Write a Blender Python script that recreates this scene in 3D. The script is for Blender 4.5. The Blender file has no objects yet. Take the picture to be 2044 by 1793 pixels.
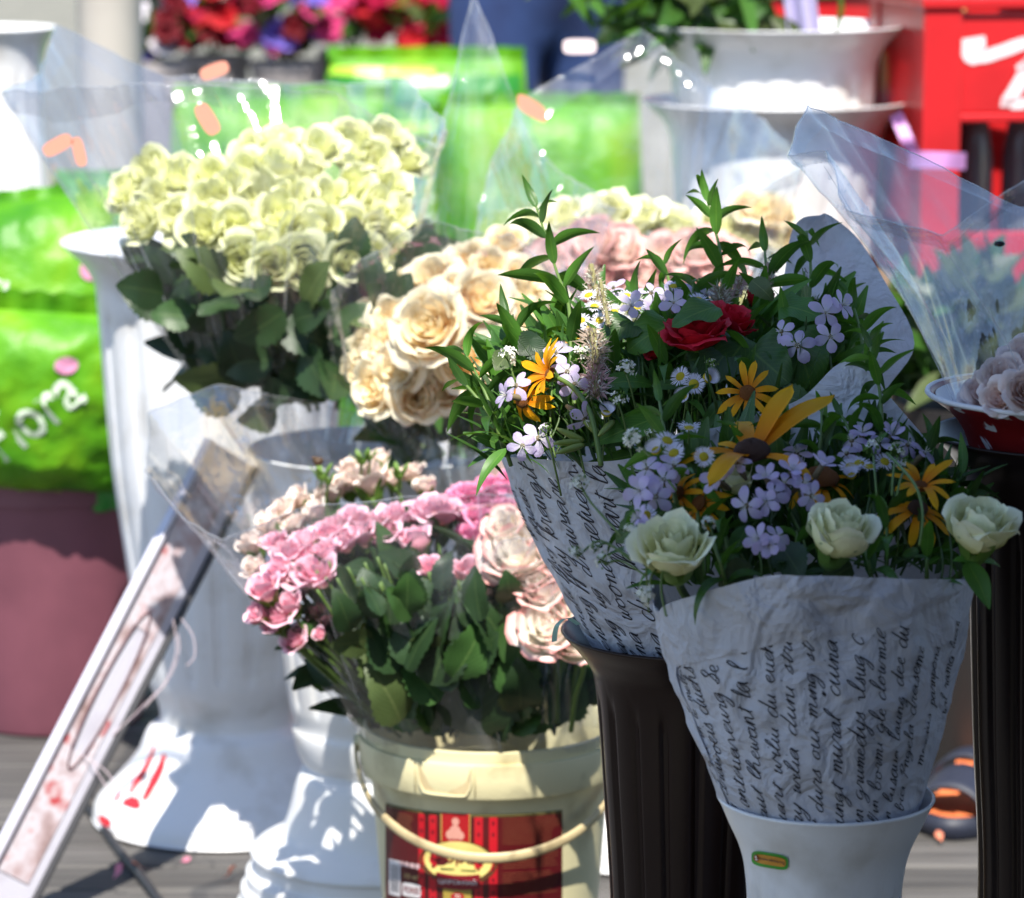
import bpy, math, random
from math import sin, cos, pi, radians
from mathutils import Vector, Matrix, Quaternion, noise

# ------------------------------------------------------------------ camera, sky, sun, exposure
SC = bpy.context.scene
COL = SC.collection
random.seed(7)
F, CU, CV, H = 7070.0, 1022.0, 896.5, 1.22
PITCH = radians(10)
cam_d = bpy.data.cameras.new('camera'); cam = bpy.data.objects.new('camera', cam_d); COL.objects.link(cam)
cam.location = (0, 0, H); cam.rotation_euler = (pi/2-PITCH, 0, 0)
cam_d.sensor_fit = 'HORIZONTAL'; cam_d.sensor_width = 36; cam_d.lens = F/2044*36
cam_d.clip_start = .05; cam_d.clip_end = 400
cam_d.dof.use_dof = True; cam_d.dof.focus_distance = 2.83; cam_d.dof.aperture_fstop = 7.6; cam_d.dof.aperture_blades = 8
SC.camera = cam
SUN = Vector((.0, -.53, .85)).normalized()
w = bpy.data.worlds.new('World'); SC.world = w; w.use_nodes = True
nt = w.node_tree; bg = nt.nodes['Background']; sky = nt.nodes.new('ShaderNodeTexSky')
sky.sky_type = 'NISHITA'; sky.sun_disc = False; sky.ozone_density = 2.2; sky.dust_density = .4
sky.sun_elevation = math.asin(SUN.z); sky.sun_rotation = math.atan2(SUN.x, SUN.y)
nt.links.new(sky.outputs[0], bg.inputs[0]); bg.inputs[1].default_value = .12
sl = bpy.data.lights.new('sun', 'SUN'); sl.energy = 5.0; sl.angle = radians(.5); sl.color = (1, .95, .86)
sun = bpy.data.objects.new('sun', sl); COL.objects.link(sun)
sun.rotation_euler = SUN.to_track_quat('Z', 'Y').to_euler()
SC.view_settings.view_transform = 'Standard'; SC.view_settings.look = 'None'
SC.view_settings.exposure = .92; SC.view_settings.gamma = 1
SC.render.engine = 'CYCLES'
cy = SC.cycles
cy.use_denoising = True; cy.max_bounces = 10; cy.transparent_max_bounces = 40
cy.diffuse_bounces = 4; cy.glossy_bounces = 4; cy.transmission_bounces = 8
cy.caustics_reflective = False; cy.caustics_refractive = False; cy.sample_clamp_indirect = 6

# ------------------------------------------------------------------ helpers
def ray(u, v):
    a, b = (u-CU)/F, (CV-v)/F
    return Vector((a, cos(PITCH)+b*sin(PITCH), -sin(PITCH)+b*cos(PITCH)))
def at(u, v, Y):
    d = ray(u, v); return Vector((0, 0, H)) + d*(Y/d.y)
def mpp(v, Y):                      # metres that one unit of the 2044 wide frame covers at that place
    return Y/ray(CU, v).y/F
def ground(u, v, z=0):
    d = ray(u, v); return Vector((0, 0, H)) + d*((z-H)/d.z)
W = {}
def link(o, parent=None, M=None):
    COL.objects.link(o); M = M if M is not None else Matrix()
    if parent is not None:
        o.parent = parent; o.matrix_basis = W[parent].inverted() @ M
    else:
        o.matrix_basis = M
    W[o] = M
    return o
def mesh(name, verts, faces, mat=None, smooth=True, attrs=None, mats=None, mi=None):
    m = bpy.data.meshes.new(name); m.from_pydata([tuple(p) for p in verts], [], faces)
    if smooth: m.polygons.foreach_set('use_smooth', [True]*len(m.polygons))
    for x in (mats or ([mat] if mat else [])): m.materials.append(x)
    if mi: m.polygons.foreach_set('material_index', mi)
    for k, vals in (attrs or {}).items():
        a = m.attributes.new(k, 'FLOAT', 'POINT'); a.data.foreach_set('value', vals)
    m.update(); return m
def add(name, me, parent=None, M=None):
    return link(bpy.data.objects.new(name, me), parent, M)
def thing(name, label, cat, loc=(0, 0, 0), group=None):
    o = bpy.data.objects.new(name, None); o.empty_display_size = .05
    link(o, None, Matrix.Translation(loc)); return tag(o, label, cat, group)
def tag(o, label, cat, group=None):
    o['label'] = label; o['category'] = cat
    if group: o['group'] = group
    return o
def struct(o): o['kind'] = 'structure'; return o
def T(p): return Matrix.Translation(p)
def frame(p, d, n=None, s=1.0, sx=None, spin=0):   # local +Z along d, local +Y towards n
    d = Vector(d).normalized()
    n = Vector(n) if n is not None else (Vector((0, -1, .2)) if abs(d.y) < .9 else Vector((0, 0, 1)))
    y = n - d*n.dot(d)
    if y.length < 1e-4: y = d.orthogonal()
    y.normalize(); x = y.cross(d)
    R = Matrix((x, y, d)).transposed().to_4x4()
    if spin: R = R @ Matrix.Rotation(spin, 4, 'Z')
    S = Matrix.Diagonal((sx if sx else s, s, s, 1))
    return T(p) @ R @ S
class MB:
    def __init__(self): self.v, self.f, self.mi = [], [], []
    def quadgrid(self, P, nu, nv, closed=False, m=0):
        b = len(self.v); self.v += P
        for i in range(nv-1):
            for j in range(nu if closed else nu-1):
                k = (j+1) % nu
                self.f.append((b+i*nu+j, b+i*nu+k, b+(i+1)*nu+k, b+(i+1)*nu+j)); self.mi.append(m)
        return self
    def tube(self, pts, r, n=6, m=0, cap=True):
        pts = [Vector(p) for p in pts]; rs = r if isinstance(r, (list, tuple)) else [r]*len(pts)
        P = []; x = None
        for i, p in enumerate(pts):
            d = (pts[min(i+1, len(pts)-1)]-pts[max(i-1, 0)]).normalized()
            x = d.orthogonal().normalized() if x is None else (x-d*x.dot(d)).normalized()
            y = d.cross(x)
            P += [p+(x*cos(2*pi*k/n)+y*sin(2*pi*k/n))*rs[i] for k in range(n)]
        b = len(self.v); self.quadgrid(P, n, len(pts), True, m)
        if cap:
            self.f.append(tuple(range(b, b+n))[::-1]); self.f.append(tuple(range(len(self.v)-n, len(self.v)))); self.mi += [m, m]
        return self
    def box(self, c, h, R=None, m=0, bev=0):
        c = Vector(c); b = len(self.v); R = R or Matrix.Identity(3)
        for sx in (-1, 1):
            for sy in (-1, 1):
                for sz in (-1, 1): self.v.append(c + R @ Vector((sx*h[0], sy*h[1], sz*h[2])))
        for q in ((0, 1, 3, 2), (4, 6, 7, 5), (0, 4, 5, 1), (2, 3, 7, 6), (0, 2, 6, 4), (1, 5, 7, 3)):
            self.f.append(tuple(b+i for i in q)); self.mi.append(m)
        return self
    def poly(self, pts, m=0):
        b = len(self.v); self.v += list(pts); self.f.append(tuple(range(b, b+len(pts)))); self.mi.append(m); return self
    def ball(self, c, r, sc=(1, 1, 1), n=8, m=0):
        c = Vector(c); P = []
        for i in range(n//2+1):
            a = pi*i/(n//2)
            P += [c+Vector((sin(a)*cos(2*pi*k/n)*r*sc[0], sin(a)*sin(2*pi*k/n)*r*sc[1], cos(a)*r*sc[2])) for k in range(n)]
        self.quadgrid(P, n, n//2+1, True, m); return self
    def mesh(self, name, *mats, smooth=True, attrs=None): return mesh(name, self.v, self.f, smooth=smooth, mats=mats, mi=self.mi, attrs=attrs)
def interp(tab, x):
    if x <= tab[0][0]: return tab[0][1]
    for (a, p), (b, q) in zip(tab, tab[1:]):
        if x <= b: return p+(q-p)*((x-a)/(b-a))
    return tab[-1][1]
def cr(pts, n=6):                   # Catmull-Rom through points
    pts = [Vector(p) for p in pts]; out = []
    for i in range(len(pts)-1):
        p0, p1, p2, p3 = pts[max(i-1, 0)], pts[i], pts[i+1], pts[min(i+2, len(pts)-1)]
        for k in range(n):
            t = k/n
            out.append(.5*((2*p1)+(p2-p0)*t+(2*p0-5*p1+4*p2-p3)*t*t+(3*p1-p0-3*p2+p3)*t**3))
    return out+[pts[-1]]
def bevel(o, wd, seg=2):
    b = o.modifiers.new('bevel', 'BEVEL'); b.width = wd; b.segments = seg; b.limit_method = 'ANGLE'; return o
def nz(p, f, s=0): return noise.noise(Vector(p)*f + Vector((s*7.1, s*3.3, s*1.7)))

# ------------------------------------------------------------------ materials
def mat(name, col=(.5, .5, .5), rough=.5, spec=.5, trans=0, tcol=None, metal=0, coat=0):
    m = bpy.data.materials.new(name); m.use_nodes = True; nt = m.node_tree
    b = nt.nodes['Principled BSDF']; b.inputs['Base Color'].default_value = (*col, 1)
    b.inputs['Roughness'].default_value = rough; b.inputs['Specular IOR Level'].default_value = spec
    b.inputs['Metallic'].default_value = metal; b.inputs['Coat Weight'].default_value = coat
    if trans:
        t = nt.nodes.new('ShaderNodeBsdfTranslucent'); t.inputs[0].default_value = (*(tcol or col), 1)
        mx = nt.nodes.new('ShaderNodeMixShader'); mx.inputs[0].default_value = trans
        nt.links.new(b.outputs[0], mx.inputs[1]); nt.links.new(t.outputs[0], mx.inputs[2])
        nt.links.new(mx.outputs[0], nt.nodes['Material Output'].inputs[0])
        m['t'] = t.name
    return m
def N(m, typ, **kw):
    n = m.node_tree.nodes.new('ShaderNode'+typ)
    for k, v in kw.items(): setattr(n, k, v)
    return n
def L(m, a, b): m.node_tree.links.new(a, b)
def setcol(m, sock):
    nt = m.node_tree; L(m, sock, nt.nodes['Principled BSDF'].inputs['Base Color'])
    if 't' in m: L(m, sock, nt.nodes[m['t']].inputs[0])
def ramp(m, fac, stops, interp='LINEAR'):
    r = N(m, 'ValToRGB'); r.color_ramp.interpolation = interp
    e = r.color_ramp.elements
    while len(e) < len(stops): e.new(.5)
    for x, (p, c) in zip(e, stops): x.position = p; x.color = (*c, 1)
    L(m, fac, r.inputs[0]); return r.outputs[0]
def tex(m, typ='Noise', scale=5, detail=4, coord='Object', **kw):
    t = N(m, 'Tex'+typ); t.inputs['Scale'].default_value = scale
    if 'Detail' in t.inputs: t.inputs['Detail'].default_value = detail
    for k, v in kw.items():
        if k in t.inputs: t.inputs[k].default_value = v
        else: setattr(t, k, v)
    c = N(m, 'TexCoord'); L(m, c.outputs[coord], t.inputs['Vector']); return t
def bump(m, sock, strength=.3, dist=.002):
    b = N(m, 'Bump'); b.inputs['Strength'].default_value = strength; b.inputs['Distance'].default_value = dist
    L(m, sock, b.inputs['Height']); L(m, b.outputs[0], m.node_tree.nodes['Principled BSDF'].inputs['Normal']); return b
def mixc(m, fac, a, b, mode='MIX'):
    x = N(m, 'Mix', data_type='RGBA', blend_type=mode)
    for s, i in ((fac, 0), (a, 6), (b, 7)):
        if isinstance(s, (int, float)): x.inputs[i].default_value = s
        elif isinstance(s, tuple): x.inputs[i].default_value = (*s, 1)
        else: L(m, s, x.inputs[i])
    return x.outputs[2]
def attr(m, n): a = N(m, 'Attribute'); a.attribute_name = n; return a.outputs['Fac']
def dirty(m, col, dark, scale=9, lo=.45, hi=.75, rough=None, bs=.15):
    t = tex(m, 'Noise', scale, 6); setcol(m, ramp(m, t.outputs[0], [(0, col), (lo, col), (hi, dark)]))
    f = tex(m, 'Noise', scale*14, 3); bump(m, f.outputs[0], bs, .0015); return m
def petalmat(name, base, mid, edge, trans=.24, rv=.12, stops=(0, .55, 1)):
    m = mat(name, mid, .55, .25, trans)
    c = ramp(m, attr(m, 'along'), list(zip(stops, (base, mid, edge))))
    oi = N(m, 'ObjectInfo'); v = N(m, 'MapRange'); L(m, oi.outputs['Random'], v.inputs[0]); v.inputs[3].default_value = 1-rv; v.inputs[4].default_value = 1+rv
    h = N(m, 'HueSaturation'); L(m, v.outputs[0], h.inputs['Value']); L(m, c, h.inputs['Color'])
    setcol(m, h.outputs[0])
    wv = tex(m, 'Noise', 6, 3); bump(m, wv.outputs[0], .25, .004)
    return m
def leafmat(name, col, vein, trans=.3, rough=.38, back=None):
    m = mat(name, col, rough, .45, trans)
    ac, al = attr(m, 'across'), attr(m, 'along')
    ab = N(m, 'Math', operation='ABSOLUTE'); L(m, ac, ab.inputs[0])
    s = N(m, 'Math', operation='MULTIPLY_ADD'); L(m, ab.outputs[0], s.inputs[0]); s.inputs[1].default_value = -.55; L(m, al, s.inputs[2])
    sn = N(m, 'Math', operation='PINGPONG'); L(m, s.outputs[0], sn.inputs[0]); sn.inputs[1].default_value = .055
    v1 = ramp(m, sn.outputs[0], [(0, vein), (.012, col)])
    c = mixc(m, .45, col, v1)
    rib = ramp(m, ab.outputs[0], [(.0, (1, 1, 1)), (.07, (0, 0, 0))])
    c = mixc(m, rib, c, vein)
    oi = N(m, 'ObjectInfo'); v = N(m, 'MapRange'); L(m, oi.outputs['Random'], v.inputs[0]); v.inputs[3].default_value = .7; v.inputs[4].default_value = 1.3
    t = tex(m, 'Noise', 3, 3); v2 = N(m, 'MapRange'); L(m, t.outputs[0], v2.inputs[0]); v2.inputs[3].default_value = .75; v2.inputs[4].default_value = 1.25
    mu = N(m, 'Math', operation='MULTIPLY'); L(m, v.outputs[0], mu.inputs[0]); L(m, v2.outputs[0], mu.inputs[1])
    h = N(m, 'HueSaturation'); L(m, mu.outputs[0], h.inputs['Value']); L(m, c, h.inputs['Color']); setcol(m, h.outputs[0])
    if 't' in m:
        y = mixc(m, 1., h.outputs[0], (1.5, 1.35, .5), 'MULTIPLY'); L(m, y, m.node_tree.nodes[m['t']].inputs[0])
    bump(m, sn.outputs[0], .25, .01)
    return m
def filmmat(name, haze=.05, tint=(.97, .98, 1.0), spec=1.0, bs=.25, sc=60):
    m = bpy.data.materials.new(name); m.use_nodes = True; nt = m.node_tree; nt.nodes.remove(nt.nodes['Principled BSDF'])
    tr = N(m, 'BsdfTransparent'); tr.inputs[0].default_value = (*tint, 1)
    gl = N(m, 'BsdfGlossy'); gl.inputs['Roughness'].default_value = .07; gl.inputs['Color'].default_value = (spec, spec, spec, 1)
    df = N(m, 'BsdfDiffuse'); df.inputs[0].default_value = (.85, .86, .9, 1); tl = N(m, 'BsdfTranslucent'); tl.inputs[0].default_value = (.85, .86, .9, 1)
    hz = N(m, 'MixShader'); hz.inputs[0].default_value = .5; L(m, df.outputs[0], hz.inputs[1]); L(m, tl.outputs[0], hz.inputs[2])
    nn = tex(m, 'Noise', 14, 5, Distortion=.6); hr = N(m, 'MapRange'); L(m, nn.outputs[0], hr.inputs[0])
    hr.inputs[1].default_value = .42; hr.inputs[2].default_value = .75; hr.inputs[3].default_value = haze*.4; hr.inputs[4].default_value = haze*1.6
    cx = N(m, 'CombineXYZ'); ca = N(m, 'Math', operation='MULTIPLY'); L(m, attr(m, 'th'), ca.inputs[0]); ca.inputs[1].default_value = 16; cb = N(m, 'Math', operation='MULTIPLY'); L(m, attr(m, 'tt'), cb.inputs[0]); cb.inputs[1].default_value = 2.2
    L(m, ca.outputs[0], cx.inputs[0]); L(m, cb.outputs[0], cx.inputs[1]); sn = N(m, 'TexNoise'); sn.inputs['Scale'].default_value = 1; sn.inputs['Detail'].default_value = 4; L(m, cx.outputs[0], sn.inputs['Vector'])
    sr = N(m, 'MapRange'); L(m, sn.outputs[0], sr.inputs[0]); sr.inputs[1].default_value = .52; sr.inputs[2].default_value = .74; sr.inputs[3].default_value = 0; sr.inputs[4].default_value = haze*3.2  # whitish streaks put milky sun highlights into the film's colour
    hs = N(m, 'Math', operation='ADD'); L(m, hr.outputs[0], hs.inputs[0]); L(m, sr.outputs[0], hs.inputs[1]); hr = hs
    mh = N(m, 'MixShader'); L(m, hr.outputs[0], mh.inputs[0]); L(m, tr.outputs[0], mh.inputs[1]); L(m, hz.outputs[0], mh.inputs[2])
    fr = N(m, 'Fresnel'); fr.inputs[0].default_value = 1.5
    f2 = N(m, 'Math', operation='MULTIPLY'); L(m, fr.outputs[0], f2.inputs[0]); f2.inputs[1].default_value = 1.15; f3 = N(m, 'Math', operation='MINIMUM'); L(m, f2.outputs[0], f3.inputs[0]); f3.inputs[1].default_value = .26
    mg = N(m, 'MixShader'); L(m, f3.outputs[0], mg.inputs[0]); L(m, mh.outputs[0], mg.inputs[1]); L(m, gl.outputs[0], mg.inputs[2])
    L(m, mg.outputs[0], nt.nodes['Material Output'].inputs[0])
    bt = tex(m, 'Noise', sc, 3, Distortion=.8); b = N(m, 'Bump'); b.inputs['Strength'].default_value = bs; b.inputs['Distance'].default_value = .004
    L(m, bt.outputs[0], b.inputs['Height']); L(m, b.outputs[0], gl.inputs['Normal']); L(m, b.outputs[0], fr.inputs['Normal'])
    return m
M_ = {}
M_['white'] = dirty(mat('white_plastic', rough=.32), (.78, .78, .79), (.5, .47, .42), 14, .52, .8)
M_['white_old'] = dirty(mat('weathered_white_plastic', rough=.45), (.74, .74, .74), (.48, .44, .38), 7, .5, .8)
M_['brown'] = dirty(mat('dark_brown_plastic', rough=.3, spec=.22), (.014, .0065, .005), (.02, .01, .007), 8, bs=.05)
M_['cream'] = dirty(mat('cream_plastic', rough=.4), (.66, .60, .36), (.3, .24, .12), 16, .55, .82)
M_['red'] = dirty(mat('red_plastic', rough=.35), (.55, .016, .02), (.36, .012, .014), 6)
M_['mauve'] = dirty(mat('mauve_plastic', rough=.5), (.2, .066, .092), (.14, .045, .065), 7)
M_['terracotta'] = dirty(mat('terracotta', rough=.8), (.5, .26, .17), (.38, .2, .14), 8)
M_['soil'] = dirty(mat('dark_soil', rough=.9), (.03, .022, .016), (.012, .01, .008), 30, bs=.8)
M_['ink'] = mat('black_ink', (.012, .012, .02), .6)
M_['paper'] = mat('white_paper', (.60, .62, .70), .6, .25, .2, (.56, .58, .66))  # white paper; the bluish cast of the shade is put into its colour
_t = tex(M_['paper'], 'Voronoi', 17, 0, feature='DISTANCE_TO_EDGE'); _n = tex(M_['paper'], 'Noise', 26, 6, Distortion=1.2)
_m = N(M_['paper'], 'Math', operation='MULTIPLY_ADD'); L(M_['paper'], _t.outputs[0], _m.inputs[0]); _m.inputs[1].default_value = .5; _q = tex(M_['paper'], 'Noise', 9, 3, Distortion=1.5); _s = N(M_['paper'], 'Math', operation='MULTIPLY_ADD'); L(M_['paper'], _q.outputs[0], _s.inputs[0]); _s.inputs[1].default_value = 1.6; L(M_['paper'], _n.outputs[0], _s.inputs[2]); L(M_['paper'], _s.outputs[0], _m.inputs[2])
bump(M_['paper'], _m.outputs[0], .9, .013)
M_['film'] = filmmat('clear_cellophane', .05)
M_['film2'] = filmmat('hazy_cellophane', .065, sc=40)
M_['fedge'] = filmmat('cellophane_edge', .28, sc=30); M_['fhem'] = filmmat('cellophane_hem', .05, sc=30)
M_['film3'] = filmmat('clear_spotted_cellophane', .10, sc=28, bs=.2)
M_['gloss'] = filmmat('water_drop', .02, bs=0, sc=5)  # clear gloss for the added glint beads and the insect wings
M_['stem'] = mat('green_stem', (.10, .17, .035), .5)
M_['stemd'] = mat('dark_green_stem', (.045, .085, .02), .5)
M_['calyx'] = mat('green_calyx', (.13, .24, .04), .5, .4, .25, (.2, .35, .05))
M_['leafd'] = leafmat('dark_green_leaf', (.042, .118, .021), (.1, .21, .04))
M_['leaf'] = leafmat('green_leaf', (.064, .18, .023), (.14, .28, .045))
M_['leafo'] = leafmat('olive_leaf', (.075, .105, .035), (.16, .2, .08), rough=.42)
M_['rwhite'] = petalmat('pale_yellow_rose_petal', (.70, .74, .22), (.84, .85, .43), (.88, .89, .6), .3)
M_['rcream'] = petalmat('cream_rose_petal', (.93, .58, .28), (.95, .80, .50), (.95, .89, .70), .38)
M_['rpink'] = petalmat('pink_rose_petal', (.84, .62, .48), (.87, .41, .51), (.9, .62, .72))
M_['rhot'] = petalmat('strong_pink_rose_petal', (.7, .25, .32), (.8, .22, .42), (.85, .42, .6))
M_['rpeach'] = petalmat('pale_peach_rose_petal', (.86, .76, .5), (.9, .71, .62), (.92, .83, .76))
M_['rcoral'] = petalmat('white_rose_petal_with_coral_edge', (.88, .84, .66), (.93, .87, .8), (.86, .36, .34), .34, stops=(0, .82, 1.0))
M_['rcoral2'] = petalmat('coral_pink_rose_petal', (.94, .88, .74), (.95, .82, .75), (.94, .5, .46), .36, stops=(0, .68, 1.0))
M_['rbud'] = petalmat('ivory_rose_petal', (.72, .72, .2), (.87, .86, .5), (.91, .91, .7))
M_['rred'] = petalmat('red_rose_petal', (.4, .006, .012), (.6, .008, .018), (.66, .02, .05), .2)
M_['rpeony'] = petalmat('blush_rose_petal', (.85, .5, .38), (.86, .66, .6), (.88, .78, .76))
M_['rud'] = petalmat('orange_yellow_ray_petal', (.72, .2, .004), (.84, .38, .006), (.86, .48, .012), .4, .18)
M_['soap'] = petalmat('pale_lilac_petal', (.72, .68, .8), (.68, .6, .84), (.64, .52, .82), .45, .14)
M_['disc'] = dirty(mat('dark_flower_disc', rough=.9), (.045, .012, .012), (.16, .07, .01), 160, .45, .7, bs=1)
M_['disco'] = dirty(mat('orange_flower_disc', rough=.9), (.3, .09, .005), (.12, .05, .006), 160, .45, .7, bs=1)
M_['discy'] = dirty(mat('yellow_flower_disc', rough=.9), (.7, .55, .02), (.5, .4, .02), 200, .45, .7, bs=.8)
M_['ray'] = mat('white_ray_floret', (.8, .78, .9), .6, .2, .3)
M_['fuzz'] = mat('beige_fuzz', (.42, .33, .26), .8, .1, .3)
M_['fuzzp'] = mat('pinkish_fuzz', (.55, .36, .36), .8, .1, .3)
M_['fuzzg'] = mat('greenish_fuzz', (.28, .26, .12), .8, .1, .2)
M_['tiny'] = mat('tiny_white_flower', (.76, .76, .66), .7, .2, .2)
M_['metal'] = mat('grey_metal', (.5, .5, .52), .3, metal=1)

# ------------------------------------------------------------------ the setting
g = MB(); g.poly([Vector(p) for p in ((-60, -8, -.03), (60, -8, -.03), (60, 200, -.03), (-60, 200, -.03))])
mg = dirty(mat('paving', rough=.85), (.21, .20, .16), (.14, .135, .11), 6, .4, .7, bs=.05)
struct(add('ground', g.mesh('ground', mg, smooth=False)))
mwood = mat('weathered_deck_wood', (.3, .28, .26), .75)
_c = N(mwood, 'TexCoord'); _mp = N(mwood, 'Mapping'); _mp.inputs['Scale'].default_value = (1.2, 26, 26); L(mwood, _c.outputs['Object'], _mp.inputs[0])
_n = N(mwood, 'TexNoise'); _n.inputs['Scale'].default_value = 2.5; _n.inputs['Detail'].default_value = 8; L(mwood, _mp.outputs[0], _n.inputs['Vector'])
_cc = ramp(mwood, _n.outputs[0], [(.25, (.035, .033, .033)), (.5, (.09, .084, .08)), (.75, (.14, .132, .125))])
_oi = N(mwood, 'ObjectInfo'); _v = N(mwood, 'MapRange'); L(mwood, _oi.outputs['Random'], _v.inputs[0]); _v.inputs[3].default_value = .7; _v.inputs[4].default_value = 1.2
_h = N(mwood, 'HueSaturation'); L(mwood, _v.outputs[0], _h.inputs['Value']); L(mwood, _cc, _h.inputs['Color']); setcol(mwood, _h.outputs[0])
bump(mwood, _n.outputs[0], .5, .004)
deck = bpy.data.objects.new('deck', None); link(deck); deck['kind'] = 'structure'; deck['label'] = 'weathered grey wooden deck under the flower vases'
pm = MB().box((0, 0, -.011), (1.2, .043, .011)).mesh('plank', mwood, smooth=False)
for i in range(44):
    y = 1.9+i*.092
    off = random.uniform(-.9, .9)
    for k in (-1, 0, 1):
        p = add('plank', pm, deck, T((off+k*2.404, y, random.uniform(-.0012, 0))))
        if i > 10: bevel(p, .003, 1)

# unseen awning added to shade the right hand side, edge cut to fit
mcan = mat('shade_canvas', (.14, .16, .24), .9, .1)
par = thing('market_awning', 'unseen canvas awning on metal posts, added to shade the paper wrapped bouquets', 'awning', (1.3, .2, 0))
CZ = 2.2
edge = [(-1.7, -1.9), (-1.7, -.45), (-.02, -.3), (-.02, 1.2), (.0, 1.75), (.05, 1.92), (.12, 2.08), (.2, 2.24), (.27, 2.38), (.6, 2.44), (1.2, 2.46), (2.4, 2.5)]
b = MB(); P = []
for i in range(9):
    for (x, y) in edge: P.append(Vector((x+(2.4-x)*i/8, y+(2.4-y)*i/8 if y > 1.3 else y, CZ+.02*sin(i*.8)+.25*i/8)))
b.quadgrid(P, len(edge), 9)
cano = add('shade_canopy', b.mesh('shade_canopy', mcan), par); cano.modifiers.new('thick', 'SOLIDIFY').thickness = .004
P = []
for z in (0, -.06, -.12):
    for k, (x, y) in enumerate(edge): P.append(Vector((x, y, CZ+z+(.02*(k % 2) if z < -.1 else 0))))
add('shade_valance', MB().quadgrid(P, len(edge), 3).mesh('shade_valance', mcan), par)
P = []
for z in (CZ-.13, 1.3, .25): P += [Vector((-1.7+4.1*k/12, -1.9+.03*sin(k*1.7), z)) for k in range(13)]
add('back_sheet', MB().quadgrid(P, 13, 3).mesh('back_sheet', mcan), par)  # unseen sheet added to keep low sky light off the front bouquets
P = []
for z in (CZ+.2, 1.3, .25): P += [Vector((2.4+.03*sin(k*1.7), -1.9+4.2*k/12, z)) for k in range(13)]
add('side_sheet', MB().quadgrid(P, 13, 3).mesh('side_sheet', mcan), par)  # second unseen sheet, added to block sky light from the right
for x, y in ((-1.6, -1.85), (2.3, -1.85), (2.3, 2.3), (1.1, 2.25)):
    add('post', MB().tube([(x, y, 0), (x, y, CZ+.1)], .016, 10).mesh('post', M_['metal']), par)

# ------------------------------------------------------------------ vases
def pchip(prof, n):                 # shape preserving curve r(z) through the profile points
    z = [p[0] for p in prof]; r = [p[1] for p in prof]; m = len(prof)
    dl = [(r[i+1]-r[i])/(z[i+1]-z[i]) for i in range(m-1)]
    tg = [dl[0]]+[0 if dl[i-1]*dl[i] <= 0 else 2*dl[i-1]*dl[i]/(dl[i-1]+dl[i]) for i in range(1, m-1)]+[dl[-1]]
    out = []
    for i in range(m-1):
        h = z[i+1]-z[i]; k = max(2, min(14, int(abs(h)/.012)+3))
        for j in range(k):
            t = j/k; a, b2, c, d = 2*t**3-3*t**2+1, t**3-2*t**2+t, -2*t**3+3*t**2, t**3-t**2
            out.append(Vector((z[i]+h*t, a*r[i]+b2*h*tg[i]+c*r[i+1]+d*h*tg[i+1], 0)))
    return out+[Vector((z[-1], r[-1], 0))]
def lathe(prof, n=96, flutes=0, depth=.05, ztop=None, zbot=None, arch=.01, closed_bottom=True, wall=.003, cx=0, cy=0):
    """outer profile [(z, r)] from top to bottom, with inner wall; flutes cut between ztop and zbot"""
    b = MB(); P = []
    def ring(z, r, out):
        for k in range(n):
            th = 2*pi*k/n; rr = r
            if flutes and out:
                ph = abs(cos(flutes*th/2)); g = max(0, min(1, (ph-.1)/.45)); g = g*g*(3-2*g)*.8+.2*ph
                top = ztop - arch*(1-g)
                a = max(0, min(1, (top-z)/.03))*max(0, min(1, (z-zbot)/.012))
                rr = r*(1-depth*a*(1-g))
            P.append(Vector((cx+rr*cos(th), cy+rr*sin(th), z)))
    pts = pchip(prof, 7)
    inner = [(p.x, p.y-wall) for p in pts]; inner = [q for q in inner if q[0] > prof[-1][0]+.02]
    for z, r in inner[::-1]: ring(z, r, False)
    ring(pts[0].x+wall*.5, pts[0].y-wall*.5, False)
    for p in pts: ring(p.x, p.y, True)
    b.quadgrid(P, n, len(P)//n, True)
    b.f.append(tuple(range(0, n))); b.mi.append(0)
    b.f.append(tuple(range(len(P)-n, len(P)))[::-1]); b.mi.append(0)
    return b
def vase(name, label, mat_, u, Y, rings, tail, flutes=18, depth=.045, vtop=None, zbot=.06, group=None, arch=.015, n=216, wall=.003, cat='vase'):
    prof = []
    for v, hw in rings: prof.append((at(u, v, Y).z, hw*mpp(v, Y)))
    prof += tail
    loc = Vector((at(u, rings[0][0], Y).x, Y, 0))
    t = thing(name, label, cat, loc, group)
    bm = lathe(prof, n, flutes, depth, at(u, vtop or rings[2][0], Y).z, zbot, arch, wall=wall)
    o = add('body', bm.mesh('body', mat_), t, T(loc))
    W[t] = T(loc); return t, loc, prof
# front white vase with sticker
VF, VFl, VFp = vase('flower_vase', 'small white fluted vase with green and orange sticker on its side', M_['white'], 1648, 2.55,
    [(1588, 218), (1600, 211), (1640, 193), (1685, 172), (1725, 161), (1793, 154)], [(.20, .0525), (.09, .05), (.055, .052), (.025, .066), (.004, .072)], 18, .055, 1700, .1)
# dark brown vase
VB, VBl, VBp = vase('flower_vase', 'dark brown fluted vase right behind the small white vase', M_['brown'], 1385, 2.92,
    [(1258, 266), (1270, 256), (1300, 228), (1340, 202), (1400, 192), (1535, 181), (1793, 162)], [(.12, .063), (.09, .064), (.04, .085), (.004, .092)], 18, .05, 1330, .1)
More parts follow.
